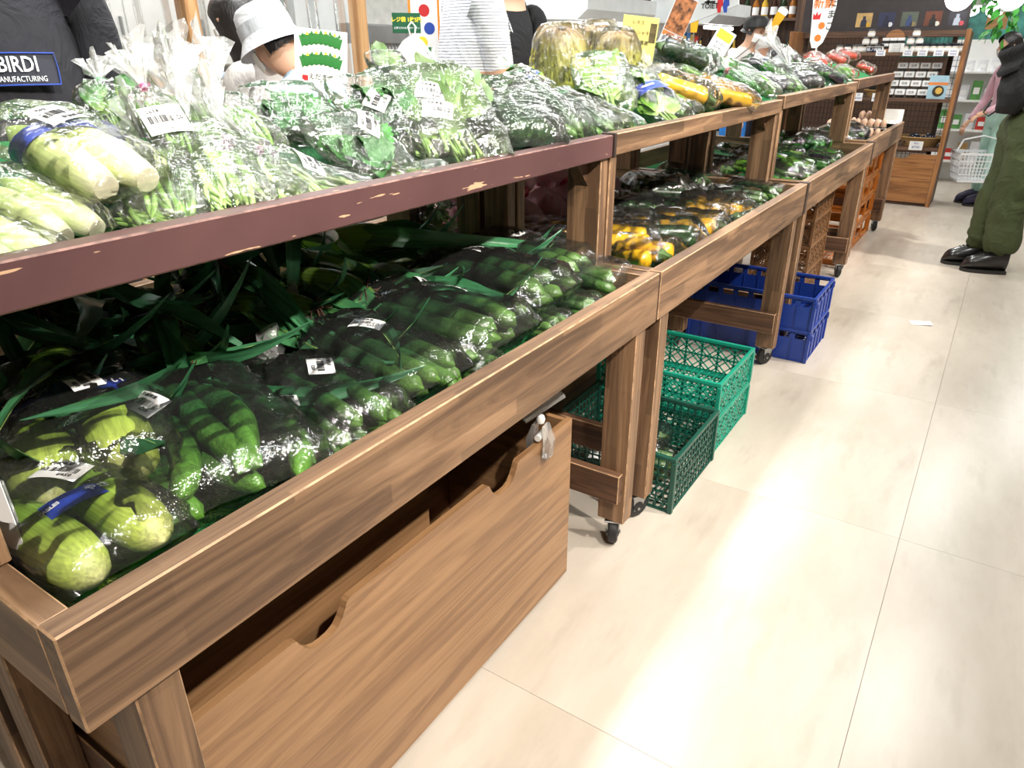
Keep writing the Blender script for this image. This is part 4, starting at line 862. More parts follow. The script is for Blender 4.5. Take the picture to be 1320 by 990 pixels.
low('cucumbers', (895, 252), 0.84, (985, 262), 0.815, 'long dark cucumber bag with two labels side by side', tie='red', stick=((0.38, 0.0, 0.5), (0.55, 0.2, 0.2)), group=YZ, wmul=1.2)
low('cucumbers', (940, 240), 0.82, (1010, 252), 0.81, 'cucumber bag at the far end of the zucchini bin', stick=((0.1, 0.1, 0.2),), group=YZ)
low('yellow', (690, 305), 0.81, (750, 312), 0.81, 'yellow zucchini bag seen left of the double posts', group=YZ)
low('zucchini', (685, 316), 0.80, (745, 322), 0.80, 'dark zucchini bag seen left of the double posts', group=YZ)
low('cucumbers', (935, 285), 0.80, (985, 275), 0.80, 'cucumber bag under the pink-tied yellow bag', group=YZ)
# third table
PG = 'bags on the third table'
low('longpeppers', (1002, 212), 0.82, (1040, 235), 0.80, 'long green pepper bag with a big white label', stick=((0.4, -0.2, 0.9),), group=PG)
low('longpeppers', (1040, 225), 0.80, (1062, 232), 0.80, 'light green pepper bag at the rail corner', group=PG)
low('longpeppers', (992, 222), 0.80, (1025, 238), 0.80, 'pepper bag below the labelled one', group=PG)
low('peppers', (1005, 180), 0.85, (1025, 190), 0.83, 'bell pepper bag at the back by the post', group=PG)
low('peppers', (1040, 182), 0.84, (1062, 208), 0.82, 'bell pepper bag with a small white label', tie='white', stick=((0.7, -0.3, 1.2),), group=PG)
low('eggplants', (1070, 180), 0.83, (1103, 205), 0.81, 'eggplant bag at the front rail of the third table', group=PG)
low('eggplants', (1085, 170), 0.84, (1112, 190), 0.81, 'eggplant bag with label beside the egg trays', stick=((0.3, 0.1, 0.6),), group=PG)
low('peppers', (960, 205), 0.80, (995, 215), 0.80, 'pepper bag seen between the two posts', group=PG)
low('zucchini', (905, 205), 0.84, (960, 215), 0.82, 'dark zucchini bag with a red knot behind the posts', tie='red', stick=((0.4, 0, 0.3),), group=PG)
low('zucchini', (880, 215), 0.82, (940, 225), 0.81, 'dark zucchini bag behind the rail of the second table', group=PG)
low('leaves', (925, 190), 0.87, (975, 195), 0.85, 'dark leaf bag at the shaded back of the third table', group=PG)
for (kind, x, y, z, l) in (('peppers', -0.98, 3.85, 0.80, 'pepper bag at the near left corner of the third bin'), ('longpeppers', -0.96, 4.20, 0.80, 'long pepper bag in the middle of the third bin'), ('peppers', -0.96, 4.55, 0.80, 'pepper bag right of the middle of the third bin'), ('eggplants', -0.98, 4.85, 0.80, 'eggplant bag before the egg trays'), ('longpeppers', -1.22, 4.1, 0.83, 'long pepper bag at the back of the third bin'), ('eggplants', -1.24, 4.5, 0.83, 'eggplant bag at the back of the third bin'), ('peppers', -1.0, 5.12, 0.80, 'pepper bag at the far corner of the third bin'), ('leaves', -1.24, 4.9, 0.83, 'leaf bag at the back of the third bin')):
    a = R.uniform(-0.3, 0.3); L = KIND[kind][0]; pack(kind, (x - 0.04, y, z + 0.02), (x - 0.04 + L * cos(a) * 0.9, y + L * sin(a), z), l, group=PG)
for (kind, x, y, z, l) in (('zucchini', -1.2, 2.05, 0.81, 'dark zucchini bag at the shaded back near the double posts'), ('zucchini', -1.22, 2.45, 0.81, 'dark zucchini bag at the shaded middle of the second bin'), ('cucumbers', -1.2, 2.85, 0.82, 'cucumber bag at the shaded back of the second bin'), ('cucumbers', -1.2, 3.2, 0.82, 'cucumber bag by the back posts of the second bin'), ('yellow', -1.02, 2.62, 0.80, 'yellow zucchini bag in the middle of the second bin'), ('zucchini', -1.04, 3.02, 0.80, 'dark zucchini bag under the two-label cucumbers')):
    L = KIND[kind][0]; pack(kind, (x - 0.05, y, z), (x - 0.05 + L, y + 0.03, z), l, group=YZ)
# eggs on the farthest table
def egg_tray(loc, yaw, label, nx=5, ny=3, z2=False):
    t = thing('egg_tray', label, 'egg tray', loc, (0, 0, yaw), 'egg trays'); p = 0.05
    mb = MB()
    def fn(u, v): return ((u - 0.5) * nx * p, (v - 0.5) * ny * p, 0.018 - 0.014 * abs(sin(pi * nx * u)) * abs(sin(pi * ny * v)))
    mb.grid(fn, nx * 4, ny * 4); mb.box((-nx * p / 2, -ny * p / 2, 0), (nx * p / 2, ny * p / 2, 0.003))
    obj('tray', mb, t, plain('pulp_tray', G(206, 198, 190), 0.9, vary=0.05) if 'pulp' not in MATS else MATS['pulp'], smooth=3.2)
    for i in range(nx):
        for j in range(ny): obj('egg', V('egg'), t, loc=((i + 0.5) * p - nx * p / 2, (j + 0.5) * p - ny * p / 2, 0.005), rot=(R.uniform(-0.1, 0.1), R.uniform(-0.1, 0.1), 0))
    return t
MATS['pulp'] = plain('pulp_tray', G(206, 198, 190), 0.9, vary=0.05)
for (px, py, z, lab) in ((1112, 172, 0.83, 'front egg tray at the end of the pepper bin'), (1122, 160, 0.86, 'middle egg tray with pale brown eggs'), (1128, 150, 0.90, 'highest egg tray, nearest the wooden shelf unit'), (1100, 158, 0.83, 'egg tray half hidden behind the post'), (1085, 160, 0.80, 'shaded egg tray under the upper shelf')):
    q = P(px, py, z + 0.03); egg_tray((q.x, q.y, z), 0.1, lab)
cb = thing('egg_carton', 'white empty egg carton lying open beside the egg trays', 'egg carton', P(1140, 158, 0.9))
obj('carton_base', MB().grid(lambda u, v: ((u - 0.5) * 0.24, (v - 0.5) * 0.18, 0.02 * abs(sin(5 * pi * u)) * abs(sin(3 * pi * v))), 30, 18), cb, MATS['white_plastic'], smooth=3.2)
obj('carton_lid', MB().box((-0.12, 0.092, 0.0), (0.12, 0.096, 0.10), 0.002), cb, MATS['white_plastic'])
# red onions in nets on the table behind
MATS['net'] = film('pink_net_bag', col=(0.95, 0.62, 0.68), haze=0.50, gloss=0.7, rough=0.2, crinkle=1.3, tint=(1, 0.9, 0.9), scale=60)
def onion_net(loc, yaw, label):
    t = thing('onion_net', label, 'bag of onions', loc, (0, 0, yaw), 'netted red onions')
    for (x, y, z) in ((-0.05, -0.04, 0), (0.04, -0.045, 0), (0.05, 0.04, 0), (-0.04, 0.045, 0), (0, 0, 0.055), (0.02, 0.035, 0.06)): obj('onion', V('onion'), t, loc=(x, y, z), rot=(R.uniform(-0.6, 0.6), R.uniform(-0.6, 0.6), 0))
    def fn(u, v):
        a = 2 * pi * v; r = 0.105 * sin(pi * min(1, 0.12 + u * 0.9)) ** 0.6 + 0.006 * sin(13 * a + 3 * u); return (r * cos(a), r * sin(a), 0.16 * u - 0.002)
    obj('net_bag', MB().grid(fn, 12, 30, wrap=True), t, MATS['net'], smooth=radians(70)); return t
k = 0
for (x, y, z) in ((-1.46, 2.02, 0.80), (-1.66, 2.12, 0.80), (-1.47, 2.26, 0.80), (-1.68, 2.36, 0.80), (-1.50, 2.5, 0.80), (-1.70, 2.6, 0.80), (-1.58, 2.14, 0.93), (-1.6, 2.40, 0.93), (-1.5, 2.74, 0.8), (-1.7, 2.86, 0.8), (-1.52, 3.05, 0.8), (-1.7, 3.2, 0.8), (-1.6, 2.7, 0.93), (-1.6, 2.95, 0.93)):
    onion_net((x, y, z), k, 'pink net of red onions on the table behind, seen through the posts'); k += 1
pack('leaves', (-1.78, 1.93, 0.97), (-1.48, 1.90, 0.86), 'dark leafy bunch beside the red onion nets', group='bagged leaf vegetables', roll=0.3)
# bags inside the dark green crate
pack('cucumbers', (-1.02, 2.16, 0.016), (-0.735, 2.22, 0.016), 'cucumber bag with label inside the dark green crate', stick=((0.6, 0.1, 0.3),))
pack('zucchini', (-1.10, 2.30, 0.016), (-0.82, 2.34, 0.016), 'dark zucchini bag at the back of the dark green crate')
pack('cucumbers', (-1.12, 2.08, 0.016), (-0.86, 2.06, 0.016), 'second cucumber bag in the crate, behind the table leg', stick=((0.5, 0, 0.3),))
# ------------------------------------------------------------------ small things near the nearest table
clip = thing('sign_clip', 'clear plastic sign clip gripping the storage box edge', 'clip', (-0.814, 1.36, 0.552), (0, 0, 0.15))
MATS['acrylic'] = film('clear_acrylic', haze=0.30, gloss=1.0, rough=0.08, crinkle=0.15, scale=30)
for s in (-1, 1): obj('jaw', MB().prism([(0.030, -0.045), (0.034, 0.0), (0.018, 0.045), (0.010, 0.045), (0.014, 0.0), (0.011, -0.045)] if s == 1 else [(-0.030, -0.045), (-0.034, 0.0), (-0.018, 0.045), (-0.010, 0.045), (-0.014, 0.0), (-0.011, -0.045)], -0.016, 0.016, 1), clip, MATS['acrylic'])
obj('spring', MB().tube([(0.0, -0.02, 0.012), (0.0, 0.02, 0.012)], 0.009, 10), clip, MATS['white_plastic'], smooth=SM)
obj('joint_ball', MB().lathe([(0, 0.045), (0.009, 0.048), (0.012, 0.058), (0.009, 0.068), (0, 0.071)], 12), clip, MATS['white_plastic'], smooth=SM)
obj('card_grip', MB().bar((-0.035, -0.03, 0.062), (0.04, 0.05, 0.115), 0.022, 0.014, c=0.002), clip, MATS['acrylic'])
cq = [P(-76, 596, 0.955), P(0, 620, 0.955), P(35, 712, 0.885), P(-41, 690, 0.885)]; cn = (cq[1] - cq[0]).cross(cq[2] - cq[0]).normalized() * 0.0012
if cn.z < 0: cn = -cn
card = thing('price_card', 'white price card in a clear stand at the left end of the bin', 'price card', cq[3] - Vector((0, 0, 0.05))); c0 = card.location
def slab(qs, n, m): mb = MB(); mb.add([q - c0 for q in qs] + [q - c0 + n for q in qs], [(0, 1, 2, 3), (7, 6, 5, 4), (0, 4, 5, 1), (1, 5, 6, 2), (2, 6, 7, 3), (3, 7, 4, 0)]); return mb
obj('card', slab(cq, cn, 0), card, MATS['paper']); obj('card_holder', slab([q - cn * 1.2 for q in cq], -cn * 2.5, 0), card, MATS['acrylic'])
lettering(card, '¥450', 0.03, (cq[0] + cq[2]) / 2 - c0 + cn * 1.2 + Vector((0, 0, 0.001)), ((cq[1] - cq[0]).normalized().to_track_quat('X', 'Z').to_euler()), 'grey')
obj('card_foot', MB().box((-0.02, -0.03, -0.045), (0.06, 0.03, -0.040)), card, MATS['acrylic'])
slip = obj('paper_slip', MB().grid(lambda u, v: ((u - 0.5) * 0.11, (v - 0.5) * 0.07, 0.0015 + 0.006 * u * u), 6, 2), None, MATS['paper'], P(1187, 417, 0), (0, 0, 0.3), 3.2)
tag(slip, 'small white paper slip lying on the aisle floor', 'paper')
# ------------------------------------------------------------------ wooden shelf unit at the end of the aisle
SY, SX0, SX1 = 8.38, -2.10, -0.485
su = thing('wooden_shelf_unit', 'open wooden shelf unit with drawer at the end of the aisle', 'shelf unit', (0, 0, 0))
obj('side_panel', MB().box((SX1 - 0.04, SY, 0.0), (SX1, SY + 0.05, 1.62), 0.003), su, MATS['honey_z'])
obj('side_panel', MB().box((SX1 - 0.035, SY + 0.051, 0.0), (SX1 - 0.004, SY + 0.48, 1.60), 0.003), su, MATS['dark_z'])
obj('side_panel', MB().box((SX0, SY, 0.0), (SX0 + 0.04, SY + 0.48, 1.62), 0.003), su, MATS['honey_z'])
for z in (1.425, 1.015, 0.565): obj('shelf', MB().box((SX0 + 0.041, SY + 0.005, z - 0.03), (SX1 - 0.041, SY + 0.46, z), 0.002), su, MATS['dark_x'])
obj('top_rail', MB().box((SX0 + 0.041, SY + 0.40, 1.56), (SX1 - 0.041, SY + 0.46, 1.62), 0.002), su, MATS['dark_x'])
mb = MB()
for i in range(40): x = SX0 + 0.05 + i * (SX1 - SX0 - 0.1) / 39; mb.bar((x, SY + 0.47, 0.03), (x, SY + 0.47, 1.56), 0.004, 0.004, (0, 1, 0))
for i in range(30): z = 0.03 + i * 1.53 / 29; mb.bar((SX0 + 0.05, SY + 0.474, z), (SX1 - 0.05, SY + 0.474, z), 0.004, 0.004)
obj('wire_back', mb, su, MATS['black'])
for (x0, x1) in ((-0.945, SX1 - 0.042), (-1.40, -0.95), (-2.05, -1.405)):
    c = (x0 + x1) / 2
    po = [(x0, 0.035), (x1, 0.035), (x1, 0.505), (c + 0.09, 0.505)] + [(c + 0.08 * cos(a), 0.505 - 0.05 * sin(a)) for a in [i * pi / 8 for i in range(9)]] + [(c - 0.09, 0.505), (x0, 0.505)]
    po = [(x0, 0.27), (x1, 0.27), (x1, 0.505), (c + 0.09 - 0.1, 0.505)] + [(c - 0.1 + 0.08 * cos(a), 0.505 - 0.05 * sin(a)) for a in [i * pi / 8 for i in range(9)]] + [(c - 0.19, 0.505), (x0, 0.505)]
    d = obj('drawer', MB().prism(po, SY + 0.002, SY + 0.022, 1), su, MATS['honey_x']); obj('drawer_board', MB().box((x0, SY + 0.002, 0.035), (x1, SY + 0.022, 0.267), 0.001), d, MATS['honey_x'])
obj('plinth', MB().box((SX0 + 0.041, SY + 0.03, 0.0), (SX1 - 0.041, SY + 0.46, 0.033)), su, MATS['dark_x'])
MATS['glassjar'] = plain('cream_jar_contents', G(206, 196, 182), 0.25, vary=0.1); MATS['lid'] = plain('grey_metal_lid', G(120, 122, 126), 0.35, 0.6, 0.04); MATS['darklid'] = plain('dark_lid', G(38, 40, 52), 0.35)
JAR = [MB().lathe([(0.0, 0), (0.030, 0), (0.034, 0.006), (0.034, 0.040), (0.028, 0.052)], 14).mesh('jar_body', MATS['glassjar'], SM), MB().lathe([(0.0, 0.053), (0.030, 0.053), (0.031, 0.066), (0.029, 0.068), (0.0, 0.068)], 14).mesh('jar_lid', MATS['lid'], SM), MB().lathe([(0.0, 0.053), (0.030, 0.053), (0.031, 0.072), (0.029, 0.074), (0.0, 0.074)], 14).mesh('jar_lid', MATS['darklid'], SM), MB().lathe([(0.0345, 0.012), (0.0345, 0.036)], 14).mesh('jar_label', MATS['paper'], SM)]
def jar(x, y, z, dark, label, group):
    t = thing('jar', label, 'jar', (x, y, z), group=group); obj('jar_body', JAR[0], t); obj('jar_lid', JAR[2 if dark else 1], t); obj('jar_label', JAR[3], t)
z1 = 1.4255
for (px, nm) in ((1122, 'jar in the left pyramid on the top shelf'), (1180, 'jar in the right pyramid on the top shelf')):
    x0 = PY(px, 50, SY + 0.1).x
    for r in range(3):
        for i in range(3 - r if r < 2 else 1): jar(x0 + (i - (2 - r) / 2) * 0.075, SY + 0.12, z1 + r * 0.0685, False, nm, nm.replace('jar in', 'jars of'))
for i in range(7): jar(-0.92 + i * 0.062 + 0.02, SY + 0.10, z1, True, 'dark-lidded jar in the row at the right of the top shelf', 'dark-lidded jars')
for i in range(6): jar(-1.62 + i * 0.075, SY + 0.14, z1, i % 2, 'jar in the row at the left of the top shelf', 'left row of jars')
for k in range(2):
    for i in range(3):
        b = thing('snack_box', 'white and black packet stacked on a small wooden tray', 'packet', (-1.21 + i * 0.068, SY + 0.20, z1 + 0.03 + k * 0.05), group='packets on the wooden tray')
        obj('box_body', MB().box((-0.031, -0.03, 0), (0.031, 0.03, 0.022), 0.002), b, MATS['black']); obj('box_sleeve', MB().box((-0.031, -0.031, 0.0225), (0.031, 0.031, 0.048), 0.002), b, MATS['paper'])
tr = thing('wooden_tray', 'small wooden tray under the packets with a round board behind', 'tray', (-1.142, SY + 0.2, z1)); obj('tray_base', MB().box((-0.11, -0.04, 0), (0.11, 0.04, 0.029), 0.002), tr, MATS['honey_x'])
obj('round_board', MB().lathe([(0, -0.006), (0.088, -0.006), (0.09, 0), (0.088, 0.006), (0, 0.006)], 24, (0, 0.06, 0.115), 1), tr, MATS['honey_x'], smooth=SM)
# small cards
def cardthing(nm, w, h, loc, rot, label, cat, mat=None, th=0.002, group=None):
    t = thing(nm, label, cat, loc, rot, group); obj('card', MB().box((-w / 2, -th, 0), (w / 2, 0, h), 0.0004), t, mat or MATS['paper']); return t
for i, (px, py, zz) in enumerate(((1092, 60, 1.398), (1137, 60, 1.398), (1172, 60, 1.398), (1191, 60, 1.398), (1212, 60, 1.398), (1231, 60, 1.398))):
    q = PY(px, py, SY)
    t = cardthing('price_tag', 0.085, 0.055, (q.x, SY - 0.001, zz - 0.005), (0.12, 0, 0), ('leftmost', 'second', 'third', 'fourth', 'fifth', 'rightmost')[i] + ' price tag along the edge of the top shelf', 'price tag', group='top shelf price tags')
    lettering(t, '¥450', 0.026, (0, -0.0025, 0.016), (pi / 2, 0, 0), 'blue'); lettering(t, '茨城県産', 0.014, (0, -0.0025, 0.040), (pi / 2, 0, 0), 'blue')
for i, (px, zz, w) in enumerate(((1108, 1.0, 'left'), (1131, 1.0, 'right'))):
    q = PY(px, 118, SY); t = cardthing('price_tag', 0.075, 0.075, (q.x, SY - 0.002, zz - 0.02), (0.1, 0, 0), w + ' price tag on the middle shelf by the round basket', 'price tag'); lettering(t, '¥380', 0.03, (0, -0.0025, 0.025), (pi / 2, 0, 0), 'blue'); lettering(t, '卵', 0.024, (0, -0.0025, 0.055), (pi / 2, 0, 0), 'blue')
q = PY(1181, 188, SY); t = cardthing('price_tag', 0.12, 0.085, (q.x, SY - 0.03, 0.545), (0.15, 0, 0.1), 'price tag in front of the basket of navy pouches', 'price tag'); lettering(t, '¥700', 0.035, (0, -0.0025, 0.028), (pi / 2, 0, 0), 'blue'); lettering(t, '税込', 0.022, (0, -0.0025, 0.065), (pi / 2, 0, 0), 'blue')
t = cardthing('shelf_sign', 0.14, 0.045, (PY(1128, 52, SY).x, SY + 0.04, z1 + 0.001), (0.1, 0, 0), 'navy sign with white brush characters on the top shelf', 'sign', plain('navy_card', G(24, 28, 60), 0.5)); lettering(t, '極ノ林味', 0.032, (0, -0.0025, 0.022), (pi / 2, 0, 0), 'white', bold=0.0004)
t = cardthing('shelf_sign', 0.13, 0.10, (PY(1157, 52, SY).x, SY + 0.03, z1 - 0.02), (0.2, 0, 0), 'white description card with fine print on the top shelf', 'sign')
for k in range(5): lettering(t, 'こだわりの味', 0.013, (0, -0.0025, 0.085 - k * 0.016), (pi / 2, 0, 0), 'grey')
# cup packs on the middle shelf
z2 = 1.0155
CUP = [MB().lathe([(0, 0), (0.032, 0), (0.04, 0.05), (0.041, 0.052), (0.041, 0.055), (0, 0.055)], 14).mesh('cup', plain('smoked_cup', G(70, 66, 62), 0.35), SM), MB().box((-0.044, -0.044, 0.0), (0.044, 0.044, 0.052), 0.003).mesh('sleeve', MATS['paper'])]
for r in range(4):
    for i in range(4):
        t = thing('cup_pack', ('bottom', 'second', 'third', 'top')[r] + ' row white-sleeved cup pack on the middle shelf', 'food pack', (-1.08 + i * 0.10 + r * 0.022, SY + 0.12 + r * 0.035, z2 + r * 0.0795), group='white-sleeved cup packs, row %s' % ('one', 'two', 'three', 'four')[r])
        obj('sleeve', CUP[1], t, loc=(0, 0, 0.026)); c = obj('cup', CUP[0], t, loc=(0, 0, 0)); c.scale = (1.06, 1.06, 0.47)
        obj('lettering', text_mesh('佃煮', 0.026), t, loc=(0, -0.0445, 0.05), rot=(pi / 2, 0, 0))
t = cardthing('photo_card', 0.16, 0.21, (-0.655, SY + 0.03, z2), (0.12, 0, 0), 'leaning colour photo card with a plate of food on the middle shelf', 'card', plain('sky_blue_print', G(168, 204, 222), 0.25))
obj('plate_print', MB().lathe([(0, -0.0005), (0.05, -0.0005), (0.05, 0), (0, 0)], 20, (0.01, -0.003, 0.07), 1), t, plain('dish_print', G(60, 56, 50), 0.4)); obj('food_print', MB().lathe([(0, -0.0005), (0.03, -0.0005), (0.03, 0), (0, 0)], 14, (0.015, -0.004, 0.075), 1), t, plain('food_print', G(222, 180, 90), 0.4)); obj('stripe_print', MB().box((-0.08, -0.0034, 0.125), (0.08, -0.0028, 0.15)), t, plain('orange_print', G(232, 140, 80), 0.4))
MATS['wicker'] = plain('wicker', G(176, 140, 90), 0.7, vary=0.2, scale=120, bumpy=0.8); MATS['navy'] = plain('navy_cloth', G(24, 28, 52), 0.7, vary=0.15)
def basket(loc, r, h, label):
    t = thing('wicker_basket', label, 'basket', loc)
    def fn(u, v):
        a = 2 * pi * v; rr = r * (0.72 + 0.28 * u) * (1 + 0.012 * sin(60 * pi * u) * (1 if int(v * 36) % 2 else -1)); return (rr * cos(a) * 1.25, rr * sin(a), h * u)
    mb = MB().grid(fn, 10, 36, wrap=True); mb.lathe([(0.0, 0.004), (r * 0.72, 0.004)], 24); obj('basket_wall', mb, t, MATS['wicker'], smooth=3.2)
    obj('basket_rim', MB().tube([(r * 1.25 * cos(a), r * sin(a), h) for a in [i * 2 * pi / 30 for i in range(31)]], 0.008, 6), t, MATS['wicker'], smooth=SM); return t
bx_ = PY(1187, 175, SY + 0.2).x
basket((bx_, SY + 0.22, 0.566), 0.165, 0.085, 'wicker basket of navy pouches on the lowest shelf')
for i, (dx, dy, dz, a) in enumerate(((-0.09, -0.05, 0.06, 0.3), (0.02, -0.06, 0.065, -0.2), (0.11, -0.02, 0.06, 0.6), (-0.05, 0.05, 0.075, 1.2), (0.06, 0.06, 0.075, -0.5))):
    t = thing('cloth_pouch', ('left', 'middle', 'right', 'back left', 'back right')[i] + ' navy dotted cloth pouch in the wicker basket', 'pouch', (bx_ + dx, SY + 0.22 + dy, 0.566 + dz), (0.5, 0, a), 'navy pouches')
    obj('pouch_body', MB().grid(lambda u, v: ((u - 0.5) * 0.13 * (1 - 0.3 * v), (v - 0.5) * 0.10, 0.03 * sin(pi * u) * sin(pi * v) + 0.006 * sin(7 * u + 5 * v)), 8, 8).grid(lambda u, v: ((u - 0.5) * 0.13 * (1 - 0.3 * v), (v - 0.5) * 0.10, -0.02 * sin(pi * u) * sin(pi * v)), 8, 8), t, MATS['navy'], smooth=3.2)
    for q_ in range(5): obj('dot', MB().lathe([(0, 0.0), (0.005, 0.0), (0.004, 0.002), (0, 0.002)], 8, (R.uniform(-0.04, 0.04), R.uniform(-0.03, 0.03), 0.026)), t, INK['white'])
bx2 = PY(1133, 110, SY + 0.2).x
basket((bx2, SY + 0.2, z2), 0.10, 0.06, 'small wicker basket of dark packets on the middle shelf')
for i in range(3):
    t = thing('dark_packet', ('left', 'middle', 'right')[i] + ' dark packet standing in the small basket', 'packet', (bx2 - 0.06 + i * 0.06, SY + 0.2, z2 + 0.02), (0.2, 0.3 - i * 0.2, 0), 'dark packets'); obj('packet_body', MB().grid(lambda u, v: ((u - 0.5) * 0.07, 0.012 * sin(pi * v) * (1 if u < 2 else 0), v * 0.13), 6, 6).grid(lambda u, v: ((u - 0.5) * 0.07, -0.012 * sin(pi * v), v * 0.13), 6, 6), t, MATS['black'], smooth=3.2)
# photo banner above the shelf unit
pb = thing('photo_banner', 'dark banner with five small photographs above the shelf unit', 'banner', (-1.16, SY + 0.50, 1.60))
obj('board', MB().box((-0.95, 0, 0), (0.60, 0.02, 0.42), 0.003), pb, plain('dark_brown_board', G(52, 44, 46), 0.45, vary=0.1)); obj('board_leg', MB().box((-0.9, 0.021, -1.60), (-0.86, 0.05, 0.3)), pb, MATS['dark_z']); obj('board_leg', MB().box((0.5, 0.021, -1.60), (0.54, 0.05, 0.3)), pb, MATS['dark_z'])
for i, (c1, c2, c3) in enumerate((((206, 170, 110), (40, 44, 70), (228, 176, 60)), ((46, 50, 84), (30, 34, 60), (236, 236, 240)), ((96, 104, 92), (60, 76, 120), (150, 130, 90)), ((120, 66, 46), (40, 34, 36), (230, 226, 216)), ((60, 58, 70), (198, 206, 224), (220, 84, 96)))):
    x = -0.34 + i * 0.21; f = obj('photograph', MB().box((x - 0.075, -0.003, 0.06), (x + 0.075, -0.0005, 0.19)), pb, plain('photo_%d' % i, G(*c1), 0.35, vary=0.12))
    obj('figure_print', MB().prism([(x - 0.03, 0.062), (x + 0.03, 0.062), (x + 0.026, 0.12), (x + 0.014, 0.13), (x + 0.014, 0.16), (x - 0.014, 0.16), (x - 0.014, 0.13), (x - 0.026, 0.12)], -0.0042, -0.0032, 1), f, plain('figure_%d' % i, G(*c2), 0.4)); obj('dish_print', MB().lathe([(0, -0.0006), (0.022, -0.0006), (0.022, 0), (0, 0)], 14, (x + 0.042, -0.0036, 0.08), 1), f, plain('dish_%d' % i, G(*c3), 0.4))
# tall dark bottle shelf and white drop-shaped banner board
bs = thing('bottle_shelf', 'tall dark wooden shelf of bottles behind the egg table', 'shelf unit', (0, 0, 0))
bx0, bx1, by = -4.2, -2.25, 9.3
obj('back_panel', MB().box((bx0, by + 0.3, 0), (bx1, by + 0.33, 2.6)), bs, MATS['dark_z'])
for x in (bx0, (bx0 + bx1) / 2 - 0.02, bx1 - 0.04): obj('side_panel', MB().box((x, by, 0), (x + 0.04, by + 0.299, 2.6), 0.002), bs, MATS['dark_z'])
SHZ = (0.4, 0.85, 1.3, 1.78, 2.2)
for z in SHZ:
    for (a, b) in ((bx0 + 0.041, (bx0 + bx1) / 2 - 0.021), ((bx0 + bx1) / 2 + 0.021, bx1 - 0.041)): obj('shelf', MB().box((a, by + 0.01, z - 0.03), (b, by + 0.298, z)), bs, MATS['dark_x'])
BOT = [MB().lathe([(0, 0), (0.036, 0), (0.038, 0.01), (0.038, 0.15), (0.015, 0.20), (0.013, 0.26), (0, 0.26)], 12), MB().lathe([(0, 0.26), (0.015, 0.26), (0.015, 0.285), (0, 0.285)], 10), MB().lathe([(0.0385, 0.04), (0.0385, 0.12)], 12)]
BCOL = [plain('bottle_glass_%d' % i, G(*c), 0.12) for i, c in enumerate(((60, 34, 20), (30, 54, 34), (160, 100, 40), (210, 170, 60)))]
BM = [[BOT[0].mesh('bottle_body', c, SM) for c in BCOL], BOT[1].mesh('bottle_cap', MATS['darklid'], SM), BOT[2].mesh('bottle_label', MATS['paper'], SM)]
for zi, z in enumerate(SHZ[1:]):
    for i in range(11):
        x = bx1 - 0.12 - i * 0.105
        if abs(x - ((bx0 + bx1) / 2)) < 0.06: continue
        t = thing('bottle', 'bottle standing on the tall dark wooden shelf', 'bottle', (x, by + 0.12, z + 0.0005), group='bottles on the tall dark shelf'); obj('bottle_body', BM[0][(i * 3 + zi) % 4], t); obj('bottle_cap', BM[1], t); obj('bottle_label', BM[2], t)
def board(name, pts, y, th, mat, label, cat):
    """standing board whose outline is given as points (x, z) at depth y"""
    t = thing(name, label, cat, (0, y, 0)); obj('panel', MB().prism(pts, 0, th, 1), t, mat); return t
def outline(pxs, y): return [(PY(a, b, y).x, PY(a, b, y).z) for a, b in pxs]
yb = 7.25
pts = outline([(1050, -20), (1082, -20), (1078, 8), (1070, 35), (1060, 55), (1052, 62), (1046, 62), (1044, 52), (1046, 30)], yb)
t = board('drop_banner', pts, yb, 0.012, MATS['paper'], 'white drop-shaped banner with vertical Japanese letters and egg drawings', 'banner')
for i, ch in enumerate('たまご'):
    q = PY(1074 - i * 2.5, 4 + i * 15, yb); lettering(t, ch, 0.075, (q.x, -0.004, q.z), (pi / 2, 0, 0))
q = PY(1063, 5, yb); lettering(t, '新鮮', 0.09, (q.x, -0.004, q.z), (pi / 2, 0, 0), 'orange', bold=0.001)
for (px, py) in ((1059, 33), (1054, 49)): q = PY(px, py, yb); obj('yolk_print', MB().lathe([(0, -0.001), (0.028, -0.001), (0.028, 0), (0, 0)], 14, (q.x, -0.002, q.z), 1), t, INK['orange'])
q = PY(1053, 20, yb); obj('comb_print', MB().prism([(q.x - 0.03, q.z - 0.03), (q.x + 0.03, q.z - 0.03), (q.x + 0.035, q.z + 0.02), (q.x + 0.01, q.z), (q.x, q.z + 0.035), (q.x - 0.012, q.z), (q.x - 0.03, q.z + 0.02)], -0.002, -0.001, 1), t, INK['red'])
obj('banner_pole', MB().tube([(PY(1052, 60, yb).x, 0.02, 1.3), (PY(1052, 60, yb).x, 0.02, 1.9)], 0.008, 8), t, MATS['white_plastic'])
